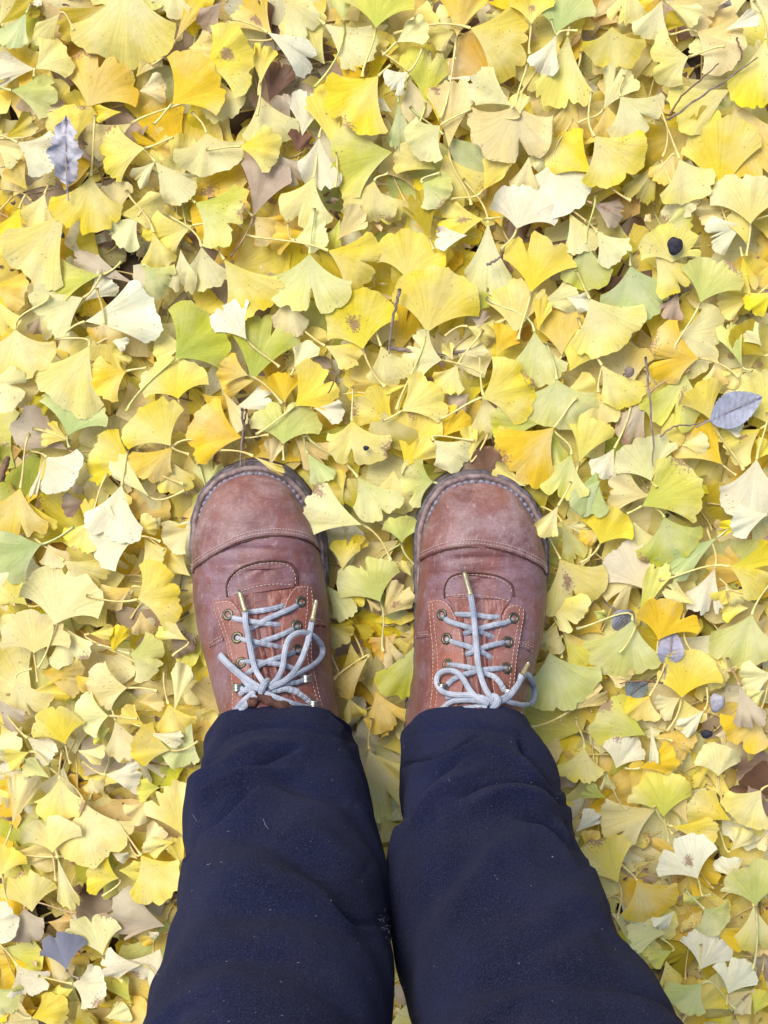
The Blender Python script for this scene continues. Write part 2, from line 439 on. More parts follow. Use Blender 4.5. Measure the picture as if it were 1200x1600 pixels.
def stalk_geo(p0, p1, d0, rg, z1=None, n=9, ns=6, r0=.00105, bend=.2):
    """p0 blade base, p1 free end, d0 leaving direction"""
    L = np.linalg.norm(p1 - p0)
    t = np.linspace(0, 1, n)[:, None]
    c1 = p0 + d0 * L * .38
    side = np.cross(p1 - p0, [0, 0, 1]); side /= np.linalg.norm(side) + 1e-9
    c2 = p1 - (p1 - p0) * .25 + side * L * rg.uniform(-bend, bend) * .5
    P_ = (1 - t) ** 3 * p0 + 3 * (1 - t) ** 2 * t * c1 + 3 * (1 - t) * t ** 2 * c2 + t ** 3 * p1
    rad = r0 * (1.15 - .45 * np.sin(np.linspace(0, 1, n) * math.pi)); rad[-1] *= 1.25
    return tube(P_, rad, ns)
STC = {'g': (.52, .58, .24), 'G': (.62, .62, .25), 'L': (.55, .56, .15), 'l': (.66, .62, .18), 'b': (.20, .12, .08), 't': (.42, .28, .14)}

LEAFDATA = """T 0 0 4
800 -120 790 375 95 p 2 S 830 -260
165 80 60 290 60 g 2 S 195 20
225 430 400 300 95 c 2 S 212 480
220 430 -60 420 60 w 1
550 670 680 360 118 d 1 N
670 30 400 200 50 o 0
70 565 330 600 72 G 2 S -40 520
480 880 420 665 108 p 1 S 462 990
110 890 335 1010 85 w 2 S -20 845
820 770 560 930 58 T 1 B
905 925 640 960 85 y 2
570 1100 535 1430 100 y 3 S 595 720
970 1010 1150 1240 64 c 1
970 1010 850 1130 50 c 1
740 1340 700 1150 85 T 1
750 1340 1015 1320 62 p 2
1075 650 1320 430 100 D 3 S 960 775
945 900 1060 930 88 d 1
410 1325 130 1690 64 p 3
120 1300 20 1580 66 y 1 S 165 1215
280 1210 215 1400 74 p 1 S 305 1150
1200 1410 925 1500 76 y 2 S 1330 1400
860 1350 730 1510 80 c 2
840 1770 470 1610 26 t 2
1100 -100 1050 95 90 c 1
1100 250 1230 0 32 d 1 f
375 85 225 260 52 p 2 S 458 187
0 150 210 10 42 o 1
-30 900 110 1000 56 c 1
170 1190 60 1040 60 d 0
120 590 210 480 95 d 0
870 570 1025 535 74 T 1
850 480 960 330 56 d 1 f
20 870 205 765 42 o 1
760 700 590 710 42 y 1
T 300 0 4
90 830 130 1085 130 c 2 S 0 700
90 405 360 320 122 y 3 B
420 595 510 890 76 c 2 S 432 460
430 520 440 285 52 y 3 f
300 915 540 930 84 y 3
385 1350 490 1000 58 t 2 S 240 1600
20 1265 290 1410 96 l 3 B S -10 1240
795 860 765 1160 70 w 2 S 838 712
760 1110 665 1390 84 p 2
1165 475 930 745 96 y 3 S 1240 410
1250 950 880 1010 82 l 2
1140 1130 1080 1370 104 p 2 S 1230 1080
900 1500 1060 1320 50 T 2
850 1565 1140 1680 86 y 3 S 340 1470
380 1350 520 1480 84 d 1
700 1450 490 1490 60 d 1
640 1500 850 1460 86 c 2 S 600 1390
925 1370 860 1570 42 l 1
-20 300 135 280 80 c 1
190 10 60 160 60 t 1
500 220 310 10 70 d 1 B S 330 250
470 200 750 370 46 w 3 f S 240 120
830 400 620 110 72 p 1
560 -20 745 180 80 c 2
1150 175 1180 -140 108 l 3 S 1065 480
950 140 930 -60 60 L 2 S 765 545
830 150 1100 350 62 c 2
880 340 1070 450 70 d 1 B
480 640 560 400 60 b 1
620 760 530 620 62 t 1
690 850 720 590 62 w 1
650 950 700 825 90 b 1
520 960 670 1130 60 t 1
900 950 825 550 46 p 2
1250 700 1150 640 52 w 1
150 480 220 730 76 p 1
T 600 0 4
80 265 250 150 72 c 3 f S -10 345
440 200 290 240 92 p 1
455 230 500 -70 64 d 2 S 352 740
540 175 880 290 92 p 3 S 60 212
710 545 500 260 76 O 1 S 780 620
920 150 925 -50 96 y 2 B S 910 335
1085 205 1130 -90 108 g 2 S 1045 120
1078 222 980 440 56 w 3 S 1210 192
1150 220 1105 650 56 p 2
1000 380 880 530 72 p 1 S 850 590
800 660 560 510 58 c 3 S 800 662
850 712 840 590 84 p 3 S 695 735
825 655 800 1010 165 T 3 N
405 920 430 530 50 T 2 S 545 1280
352 785 170 930 104 c 3 S 545 680
260 640 280 320 72 l 1 B
150 450 25 540 80 w 3 S 240 300
345 770 300 550 28 y 2
400 500 500 400 92 w 1
370 840 640 1090 58 g 1
375 960 500 1300 84 y 1 B
620 1190 745 990 64 p 2 f S 415 1250
905 980 870 1190 54 T 2
830 1430 895 1160 132 w 3 S 730 1560
1300 1080 1070 900 74 y 2
1060 1000 1080 1330 128 w 2
960 1150 1140 1120 52 y 1
1090 900 960 1060 60 c 1
240 1140 390 1240 112 G 3 S 350 1080
285 1490 210 1215 54 o 2 S 310 1560
620 1370 350 1390 74 y 2 B
650 1395 640 1840 48 c 2
140 1740 190 1450 132 y 2 S 90 1830
520 1470 330 1490 52 w 3 f
920 1825 985 1490 94 y 3 S 840 2120
90 640 110 920 42 g 1
330 1060 90 950 54 p 1
150 480 220 730 62 T 1
-60 1180 70 1370 66 p 1
1210 560 1110 860 44 d 1
T 900 0 4
115 850 320 1100 104 Y 3
278 600 430 820 106 c 3 S 300 470
705 355 480 420 118 p 3 S 930 290
225 165 235 415 122 y 3
175 680 310 430 62 c 2 f
190 650 225 875 72 d 2
0 560 60 835 62 d 1
330 -120 315 145 64 p 2
540 0 450 235 62 c 2 S 545 -60
580 20 765 110 42 c 3 S 540 -10
690 160 560 120 62 o 1
755 195 1010 340 98 T 2 S 580 215
930 190 1125 100 34 w 3 f
1190 240 1110 650 62 Y 3 S 1110 0
860 380 760 240 64 c 1
960 560 630 730 64 p 2
740 860 825 680 84 y 2
900 1235 900 780 74 Y 2
645 990 740 1245 94 p 3 S 505 585
1090 1400 1080 1095 112 c 3 S 1065 1600
1000 620 1130 1100 76 d 1
600 1150 690 1345 90 c 2
540 980 380 1240 42 o 1
610 970 530 1140 72 d 1 S 480 1100
500 1450 720 1370 50 l 2
600 1640 600 1415 168 p 3
-40 1330 65 1565 62 p 2 S 130 1440
130 1450 270 1620 72 c 3 S 60 1380
1050 1400 840 1490 72 w 2
1075 1540 1010 1310 52 p 2
990 1300 780 1370 62 T 1 S 905 1330
560 10 860 110 62 T 1
100 1270 280 1350 60 t 1 B
T 0 400 4
-60 180 155 250 72 d 1
-30 260 55 470 62 p 2
95 458 125 752 126 p 3 S 315 250
560 560 370 920 74 p 3 S 340 520
786 722 590 800 98 y 3 S 920 695
425 1120 505 850 108 g 2 S 432 1195
530 410 960 330 56 w 3 S 350 522
520 260 255 380 82 c 2 S 640 110
620 120 325 150 56 l 2
530 280 700 150 52 w 1
900 60 1045 215 92 G 2 S 965 85
650 420 640 545 130 d 3 S 605 200
690 520 795 560 54 w 3 S 600 550
-80 780 140 870 108 c 3
60 800 200 890 84 T 1
420 1210 110 1030 60 t 1
425 1150 280 1090 72 p 2 S 205 1080
1065 1185 890 955 108 y 3 S 1180 1240
1080 1190 900 1390 74 d 2
860 1310 575 1220 82 y 2
290 1255 450 1420 112 w 3 S 190 1222
285 1260 205 1490 13 w 3
930 1500 715 1300 34 c 3 S 1155 1465
1115 890 1060 650 142 y 3 S 1120 985
1095 640 1340 420 102 L 3 S 790 970
125 1450 55 1760 92 d 3 S 187 1108
540 1540 400 1560 74 b 1
760 1430 690 1750 72 w 3
540 1700 580 1535 60 d 2
1050 1260 1120 1470 72 y 1
1150 560 960 560 82 p 2
1130 -40 1165 215 52 c 2
960 -150 1000 75 62 y 2
350 870 200 960 56 o 1
700 610 800 680 60 p 1
250 380 200 480 60 t 1
T 300 400 4
310 1135 0 1070 90 D 3
735 -15 715 350 112 G 3 N
200 20 430 330 66 y 2
340 520 190 320 76 w 3 S 545 692
370 790 470 400 68 L 2
350 745 180 690 78 d 3 S 560 920
390 780 190 815 52 d 2
570 1175 590 920 128 G 3 N S 572 1280
1070 580 985 245 118 y 3 B S 1205 815
830 560 1035 655 62 y 2
645 935 865 760 96 y 3
760 950 935 985 56 w 3
580 915 545 735 92 d 2
600 240 600 495 72 T 2
640 700 725 540 62 c 2 S 620 750
1000 1030 1015 1310 122 y 3 B N S 1002 820
1260 1050 1060 880 84 y 2 S 1100 1085
700 690 860 690 88 b 1
380 1250 560 1350 20 y 5 S 170 1215
100 1460 95 1290 72 G 1 S 40 1300
200 850 315 1060 36 T 2
250 960 480 880 40 w 1
950 1560 850 1385 62 Y 2
1060 1680 720 1560 58 c 5 S 1240 1900
1065 1620 950 1430 54 o 2
1035 1385 1190 1630 76 G 3 S 715 1120
720 1230 830 1400 50 g 2 S 700 1130
780 -60 930 155 42 o 1
60 -60 85 200 82 c 2
640 1140 820 1290 62 T 1
60 860 190 960 60 d 1
490 1310 520 1150 50 T 1
T 600 400 4
268 480 350 105 112 Y 3 S 78 960
362 650 125 610 104 c 2 S 615 732
820 490 835 170 82 p 2
610 885 905 790 108 Y 3 S 345 1020
700 620 790 455 64 d 2
940 470 960 795 78 G 2 S 640 260
1080 770 1085 1070 132 G 3 S 1015 545
1060 1070 800 1335 88 D 3 B
960 1050 690 1040 72 L 2
620 870 675 1115 66 p 2
130 1310 225 975 64 y 2
140 1310 295 1175 52 y 3 S 110 1360
305 1415 110 1405 122 G 3 S 400 1490
310 1150 480 1310 84 c 3 S 560 1150
640 1400 595 1215 124 b 2
370 1130 475 965 82 D 2
540 1270 560 1080 50 y 2 S 655 1105
890 1440 690 1345 46 p 3 f
1060 1090 1070 1300 54 L 2
1170 1240 1080 1490 84 l 3 S 1058 1080
1000 1600 960 1400 60 o 1
1090 1560 990 1740 52 p 5 f
110 970 335 830 92 p 3 S -10 1030
160 800 -10 850 24 y 2 f
-20 560 60 790 84 p 2
460 680 375 840 82 y 2
430 650 380 550 60 y 2
480 610 635 590 42 T 2 f
520 440 690 500 62 p 1 S 380 500
1110 620 1095 335 76 d 2 S 1060 670
960 300 1200 250 54 c 2
960 470 1000 280 42 y 3
1160 720 1270 470 84 p 2
960 860 1050 700 84 d 1
1105 760 1110 680 90 y 2 S 1105 765
-80 900 60 1220 60 o 2
60 1340 40 1610 84 p 1
530 860 420 960 76 t 1
740 300 550 260 54 L 1 S 745 440
590 460 600 340 72 t 1
640 420 800 460 64 p 1
740 240 650 190 60 w 1
T 900 400 4
85 265 255 570 98 p 3 S 0 90
340 60 410 385 108 g 2 S 345 -20
490 -40 650 210 56 Y 3
775 290 880 25 98 G 3
640 480 910 560 122 c 2
765 640 470 630 106 D 3 N S 1015 755
160 680 320 935 64 Y 3
140 850 165 1055 84 y 2
-120 880 128 880 84 p 2
20 1285 115 1025 64 p 3
440 880 285 1150 54 t 2 B
680 720 600 1060 92 l 2 B
850 1030 755 805 70 y 3 S 1045 1335
1210 1050 1040 760 80 p 2
890 1060 1030 1085 42 w 3
1170 620 980 480 74 o 2 S 1240 590
1040 690 955 440 40 G 3 S 1100 720
1160 560 1055 450 64 c 3
880 640 880 815 64 d 2
1040 700 930 800 72 y 2
470 1405 385 1150 108 c 3 S 505 1445
410 1560 735 1390 86 l 3 S 320 1610
520 1140 660 1050 104 p 2
450 1500 215 1450 74 T 2 S 315 1450
240 1200 145 1375 64 w 2 B
130 1345 45 1600 66 g 3
910 1300 715 1090 74 D 2 S 1000 1370
1150 1080 940 1220 76 Y 2 B
1130 1270 1080 1630 86 w 3
660 1180 815 1175 62 c 2
60 -80 60 195 84 L 2
1240 220 1090 330 62 Y 3
1090 260 900 330 64 y 1
1040 0 1085 215 42 y 2 S 1030 -60
640 230 570 390 64 t 1
-60 260 75 300 64 w 2
1120 1280 1200 1160 60 y 2
T 0 800 4
255 205 -30 280 92 g 3 S 460 90
345 700 420 375 122 c 3 S 235 975
180 -60 300 130 50 y 2
560 60 490 225 96 Y 2
860 150 560 170 98 w 3 S 1000 185
850 120 960 60 84 p 2
300 200 360 340 90 T 2
400 300 620 460 74 p 2
820 470 650 570 64 d 1 S 960 500
860 545 1110 470 128 y 3 S 540 522
1190 110 1040 190 92 T 3
900 160 990 310 64 y 2 S 1020 235
170 580 20 450 80 p 2 S 280 580
-60 560 55 570 62 T 2
215 880 200 640 150 T 3 S 235 1060
380 700 480 930 74 c 2
880 620 900 770 66 T 2
810 885 1010 930 124 G 3 S 600 830
795 1100 560 1110 96 T 3 S 980 1120
680 1270 480 1280 108 c 3 S 860 1290
405 1450 330 1230 112 y 3 S 440 1570
100 1040 200 1270 84 p 2 S 200 980
250 1000 500 1040 72 d 2
150 1140 400 1110 40 y 2
560 760 700 760 52 y 2 S 890 970
700 880 740 720 56 y 3 f
1170 800 1000 710 56 p 3 S 1080 900
1090 1240 1150 960 32 c 3 f
860 1190 1010 1170 60 T 1
1050 1200 1110 1400 92 Y 2
1060 1490 840 1440 88 y 3 S 1240 1430
920 1380 1130 1430 32 w 3 f
900 1330 760 1250 62 p 2 S 690 1270
720 1300 790 1540 66 T 2
1200 1320 1090 1560 66 g 2
170 1410 330 1530 66 w 2
180 1500 40 1560 66 p 2 S 320 1600
-40 1150 120 1330 46 t 2
1080 880 1190 780 70 b 1
1060 770 1180 880 60 b 1
460 1010 560 1100 60 d 1
480 1490 640 1540 50 c 2 f
1190 400 1050 290 64 p 1
690 1350 570 1400 70 l 1
T 480 740 4
455 800 330 560 112 G 3 S 475 1110
60 60 190 150 84 Y 2
220 600 240 420 66 y 2
200 690 290 850 76 y 1
590 430 590 270 104 G 3 S 715 610
650 640 590 560 60 p 1
460 900 620 720 60 T 2 B
560 1000 430 1120 66 O 2
690 1060 560 1380 60 L 2
490 1010 560 1220 44 T 3
120 940 230 1060 110 o 2 S 220 1300
120 700 270 880 52 G 2
380 1150 170 1380 40 d 3 S 165 1285
260 1400 300 1540 70 y 3
430 1360 510 1600 74 d 2
290 940 400 1000 60 o 1 S 350 1150
270 1050 300 1260 46 y 2
370 780 440 860 40 T 2
300 500 340 400 70 y 1
T 830 740 4
430 440 520 230 112 y 3 S 300 560
180 530 330 830 98 p 3 B N S 110 400
430 40 270 220 60 g 3
190 300 290 540 40 l 2
220 330 340 330 54 c 1
430 340 330 430 70 d 1
700 720 560 470 100 w 2
90 790 310 900 70 p 3
390 860 470 900 74 G 2
160 940 90 1100 80 p 2 S 0 1110
180 960 470 1270 40 d 2
200 1020 330 1190 50 l 2 S 190 1150
110 1115 210 1450 104 G 3
240 1480 450 1340 56 T 2
480 1210 600 1290 66 T 1
T 900 800 4
550 30 630 300 104 L 3 B S 480 -40
360 60 440 260 60 c 2
355 680 270 1020 98 G 3 S 0 730
380 700 520 350 26 l 3
515 800 600 560 116 D 3 S 510 880
1100 640 1010 950 104 G 3 S 1220 440
960 340 1230 400 96 y 3 S 520 425
740 575 570 490 44 c 3
880 160 560 370 40 g 2
870 350 780 620 56 w 2
1040 100 900 90 56 y 2
1200 10 980 70 64 w 3
940 480 880 560 76 y 2 S 890 410
950 490 1050 560 84 p 2 S 1120 525
1080 600 920 610 60 y 1
660 1160 680 880 118 y 3 S 565 1370
650 1160 510 1240 76 c 2
660 1160 720 1340 70 y 2
740 880 960 1020 66 p 2
430 1390 140 1250 78 l 2 S 600 1430
460 1150 370 1290 112 D 3
800 1240 670 1380 50 w 3 S 820 1090
1230 1010 1040 1060 84 c 3
1180 1110 1080 1180 60 c 3
1020 1080 1100 1330 48 t 4
1150 1240 1000 1450 96 D 2
890 1650 890 1460 118 c 3
470 1330 490 1550 16 w 3
480 1400 720 1460 60 d 1 S 600 1420
250 1600 330 1420 100 w 2
50 1470 20 1680 86 y 2 S 0 1290
400 1600 620 1540 60 d 3 S 300 1600
180 1000 320 1060 50 T 1
380 380 200 560 60 T 1
1060 960 920 950 50 d 1
T 0 1200 4
520 220 610 560 102 c 3 S 300 -20
330 525 290 305 122 c 3 S 350 700
370 70 390 310 92 p 2
310 60 160 -20 50 c 2
560 60 600 150 100 T 2
660 40 860 60 60 w 3
1000 120 860 130 74 l 2 S 1150 130
80 350 160 60 40 T 2
1140 420 1020 150 74 p 3
920 200 820 320 70 T 2
880 540 1030 400 62 T 2 S 780 440
860 570 720 460 60 p 1
1090 460 910 500 54 y 2 B
1150 640 1090 460 36 y 2
880 545 1050 790 92 Y 3
740 690 550 640 98 y 3 S 640 800
740 640 900 650 66 p 2
700 530 790 580 60 w 2
20 660 20 490 120 y 3 S 50 840
350 540 200 560 30 T 1
60 530 340 560 54 T 2 S 400 550
360 560 430 870 26 c 3
200 900 160 660 98 p 2 B
150 880 180 1090 110 t 2 S 480 905
-100 960 100 960 96 w 3
1030 990 700 900 70 t 3
640 1170 560 930 92 c 3
300 960 430 1000 70 O 2
880 1230 650 1240 60 w 3
1000 1130 900 1350 86 w 2
450 1350 650 1380 112 w 3 S 240 1300
110 1230 220 1420 86 w 3
460 1380 330 1430 66 y 1
-60 1380 100 1500 84 G 3
200 1560 400 1500 90 y 3 S 90 1520
820 1470 720 1320 50 l 1 S 700 1480
660 1560 800 1520 70 c 2
990 1040 890 1100 60 d 1
920 1020 980 1060 60 w 2
300 1170 420 1300 60 T 1
T 500 1090 3.137
240 250 330 600 62 c 3
250 270 400 380 40 c 2
420 600 360 560 70 c 2
300 200 330 150 60 d 1
300 560 360 690 50 d 1
420 1560 370 1540 70 T 1
T 900 1200 4
550 300 530 50 116 l 3 S 575 460
500 250 190 400 70 c 2 S 600 410
605 370 870 410 48 y 3 S 490 240
1160 140 1010 330 98 p 3 S 1230 100
970 330 730 200 60 y 2
265 715 120 460 88 p 3 S 260 940
760 690 640 470 112 w 4 B S 790 800
380 700 520 930 98 D 3 S 290 610
620 890 510 1000 50 w 3
790 800 680 830 40 G 3 S 850 790
560 1040 340 1000 86 c 2
600 1140 450 1200 66 l 2 S 530 1060
800 880 920 1000 118 G 3
1125 860 1100 600 110 G 3 S 1105 1255
1110 860 1130 1160 66 p 2
780 1260 870 1050 104 w 3 S 780 1100
790 1350 630 1500 96 G 3 S 995 1505
950 1410 1040 1220 96 w 3 S 940 1480
820 1000 1060 1080 40 d 2
700 1540 900 1370 60 y 2
1130 1380 980 1500 70 T 2 B
340 240 440 -10 42 d 2 S 180 20
700 350 620 180 40 T 1 S 700 355
190 190 60 130 54 L 2
0 400 120 280 50 w 2
60 520 100 400 60 d 2
1000 700 940 570 80 w 2
1200 400 1160 500 66 T 2
560 1200 610 1380 60 y 2
1190 820 1150 650 50 c 1
970 520 1080 400 64 p 1 S 890 380
180 30 200 130 60 c 1
1110 1540 1180 1400 60 l 2
"""
specs = []
ox = oy = 0; sc = 4.0
for line in LEAFDATA.strip().splitlines():
    t = line.split()
    if t[0] == 'T': ox, oy, sc = float(t[1]), float(t[2]), float(t[3]); continue
    g = lambda a, o_: float(a) / sc + o_
    d = dict(a=(g(t[0], ox), g(t[1], oy)), e=(g(t[2], ox), g(t[3], oy)), sp=float(t[4]), c=t[5], ly=int(t[6]), N=False, B=False, f=False, S=None)
    k = 7
    while k < len(t):
        if t[k] == 'S': d['S'] = (g(t[k + 1], ox), g(t[k + 2], oy)); k += 3
        else: d[t[k]] = True; k += 1
    specs.append(d)
LZ = {0: .000, 1: .0045, 2: .0095, 3: .0150, 4: .020, 5: .036}
rgA = np.random.default_rng(7)
for i, d in enumerate(specs): d['z'] = LZ[d['ly']] + rgA.uniform(0, .0035); d['i'] = i
# which show most: a coarse picture of the layout, painted bottom to top
gx, gy = np.meshgrid(np.arange(2, 1200, 4), np.arange(2, 1600, 4))
idm = np.full(gx.shape, -1)
for d in sorted(specs, key=lambda q: q['z']):
    ax, ay = d['a']; ex, ey = d['e']; r = math.hypot(ex - ax, ey - ay)
    rx, ry = gx - ax, gy - ay
    dd = np.hypot(rx, ry); an = np.abs((np.arctan2(ry, rx) - math.atan2(ey - ay, ex - ax) + math.pi) % (2 * math.pi) - math.pi)
    hs = R(d['sp']) / 2
    idm[(dd < r * .98) & (an < hs * (.76 + .24 * np.clip(dd / r, 0, 1)))] = d['i']
LEGL = [(300, 1000, 345, 1130), ]
def inpoly(poly):
    p = np.array(poly, float); ins = np.zeros(gx.shape, bool)
    for (x1, y1), (x2, y2) in zip(p, np.roll(p, -1, 0)):
        if y1 == y2: continue
        c = ((gy < y1) != (gy < y2)) & (gx < (x2 - x1) * (gy - y1) / (y2 - y1) + x1); ins ^= c
    return ins
occ = inpoly([(400, 728), (300, 800), (300, 930), (350, 1110), (288, 1250), (220, 1600), (1065, 1600), (890, 1270), (800, 1125), (850, 940), (850, 820), (750, 742), (650, 840), (655, 1060), (625, 1180), (605, 1340), (550, 1150), (508, 1000), (500, 820), (430, 735)])
idm[occ] = -1
cnt = np.bincount(idm[idm >= 0], minlength=len(specs))
order = np.argsort(-cnt)
chosen = set(int(i) for i in order[:292] if cnt[i] > 30)
for i in range(len(specs)):
    if specs[i]['ly'] == 5: chosen.add(i)

def build_leaf(d, rg, nc=34, nr=9):
    z = d['z']
    pa = P(*d['a'], z + .001); pe = P(*d['e'], z + .001)
    v = pe - pa; r = np.linalg.norm(v[:2]) * 1.06; yaw = math.atan2(v[1], v[0]) - math.pi / 2
    sp = min(d['sp'] * 1.10, 172)
    bl = rg.choice(['centre', 'edge']) if d['B'] else ('rim' if d['c'] in 'tTb' and rg.random() < .5 else ('edge' if rg.random() < .10 else None))
    V, F, uv, col, st = leaf_geo(r, sp, rg, nc, nr, notch=(rg.uniform(.25, .42) if d['N'] else (rg.uniform(.05, .2) if rg.random() < .25 else 0)),
                                 fold=d['f'], relief=.75 if d['ly'] < 5 else .5, blotch=bl, base=PAL[d['c']], code=d['c'])
    # small tilt about the blade's middle
    tx, ty = rg.normal(0, .042), rg.normal(0, .042)
    if d['ly'] == 5: tx = ty = 0
    zz = V[:, 2] + (V[:, 1] - r * .55) * tx + V[:, 0] * ty
    c_, s_ = math.cos(yaw), math.sin(yaw)
    W = np.stack([pa[0] + V[:, 0] * c_ - V[:, 1] * s_, pa[1] + V[:, 0] * s_ + V[:, 1] * c_, z + .001 + zz], -1)
    apex = W[:nc].mean(0)
    back = -v / (np.linalg.norm(v) + 1e-9)
    if d['S'] is not None: pend = P(*d['S'], z + rg.uniform(-.002, .005))
    else: pend = None
    return W, F, uv, col, st, apex, back, pend, r

WORDS_COL = ['hugging the left edge', 'in the far left band', 'left of the left boot line', 'in line with the left boot', 'in the middle strip', 'in line with the right boot', 'right of the right boot line', 'in the far right band', 'hugging the right edge']
def where(px, py):
    rows = [(60, 'at the very top'), (150, 'just below the top edge'), (240, 'high up'), (330, 'in the upper quarter'), (420, 'a quarter down'), (510, 'a third down'), (600, 'well above the toes'), (680, 'above the boot toes'),
            (760, 'level with the toe tips'), (850, 'level with the toe caps'), (950, 'level with lace holes'), (1050, 'level with the bows'), (1150, 'level with the trouser hems'),
            (1250, 'below the hems'), (1350, 'beside the shins'), (1450, 'low down'), (1540, 'near the bottom edge'), (9999, 'at the very bottom')]
    rw = next(t for lim, t in rows if py < lim)
    cols = [(70, 'at left edge'), (180, 'far left'), (300, 'left'), (410, 'left of centre'), (520, 'just left of centre'), (640, 'centre'), (740, 'just right of centre'), (850, 'right of centre'), (980, 'right'), (1110, 'far right'), (9999, 'at right edge')]
    cw = next(t for lim, t in cols if px < lim)
    return rw, cw
DIRS = ['right', 'lower right', 'down', 'lower left', 'left', 'upper left', 'up', 'upper right']
rest = Acc(); rest_st = Acc()
labels = {}
for d in specs:
    rg = np.random.default_rng(1000 + d['i'])
    if d['i'] in chosen:
        W, F, uv, col, st, apex, back, pend, r = build_leaf(d, rg)
        o = newmesh('ginkgo_leaf', W - apex, F, M['leaf'], None, True, uv, col, st); o.location = apex
        if pend is None and d['c'] not in 'b' and rg.random() < .75 and d['ly'] >= 1:
            a = math.atan2(back[1], back[0]) + rg.normal(0, .35); L = rg.uniform(.02, .042)
            pend = apex + np.array([math.cos(a) * L, math.sin(a) * L, rg.uniform(-.004, .001)])
        if pend is not None:
            if np.linalg.norm(pend - apex) > .075: pend = apex + (pend - apex) * .075 / np.linalg.norm(pend - apex)
            V2, F2, u2 = stalk_geo(apex, pend, back, rg)
            sc_ = STC.get(d['c'], (.74, .62, .22)); A_ = Acc(); A_.add(V2 - apex, F2, u2, np.array(sc_)); s = A_.build('stalk', M['stalk'], o, tint=True)
        cx, cy = (d['a'][0] * .4 + d['e'][0] * .6), (d['a'][1] * .4 + d['e'][1] * .6)
        cx = min(max(cx, 0), 1199); cy = min(max(cy, 0), 1599)
        an = math.degrees(math.atan2(d['e'][1] - d['a'][1], d['e'][0] - d['a'][0]))
        dr = DIRS[int(((an + 22.5) % 360) // 45)]
        rw, cw = where(cx, cy)
        feats = []
        if d['f']: feats.append('rolled')
        if d['N']: feats.append('notched')
        if d['B']: feats.append('brown-blotched')
        if not feats:
            rp = math.hypot(d['e'][0] - d['a'][0], d['e'][1] - d['a'][1])
            feats.append('narrow' if d['sp'] < 50 else 'broad' if d['sp'] >= 104 else 'small' if rp < 48 else 'large' if rp > 84 else '')
        f = ' '.join([x for x in feats if x])
        d['lab'] = (f, CNAME[d['c']], dr, rw, cw); d['obj'] = o; d['cxy'] = (cx, cy); d['rpx'] = math.hypot(d['e'][0] - d['a'][0], d['e'][1] - d['a'][1])
    else:
        W, F, uv, col, st, apex, back, pend, r = build_leaf(d, rg, 24, 7)
        rest.add(W, F, uv, col, st)
        if pend is not None:
            if np.linalg.norm(pend - apex) > .075: pend = apex + (pend - apex) * .075 / np.linalg.norm(pend - apex)
            V2, F2, u2 = stalk_geo(apex, pend, back, rg); rest_st.add(V2, F2, u2, np.array(STC.get(d['c'], (.74, .62, .22))))
# labels: appearance, opening direction, place; clashes are told apart by comparison
byl = {}
for d in specs:
    if 'lab' in d: byl.setdefault(d['lab'], []).append(d)
for lab, ds in byl.items():
    f, c, dr, rw, cw = lab
    ds.sort(key=lambda q: q['cxy'][1])
    for k, d in enumerate(ds):
        pre = '' if len(ds) == 1 else ['upper ', 'lower '][k] if len(ds) == 2 else ['uppermost ', 'middle ', 'lowest '][min(k, 2)]
        base = f"{f} {c} leaf".strip()
        lb = f"{pre}{base}, fan opening {dr}, {rw}, {cw}".strip()
        if len(lb.split()) > 16: lb = lb.replace('fan opening', 'opening')
        d['obj']['label'] = lb
        d['obj']['category'] = 'leaf'; d['obj']['group'] = 'fallen ginkgo leaves lying on top'
SPECIAL = {(870, 0): None}
o = rest.build('leaf_litter', M['leaf'], tint=True); tag(o, 'half hidden yellow and tan ginkgo leaves between the top ones', 'leaf litter', kind='stuff')
o2 = rest_st.build('litter_stalk', M['stalk'], o, tint=True); o2['kind'] = 'stuff'

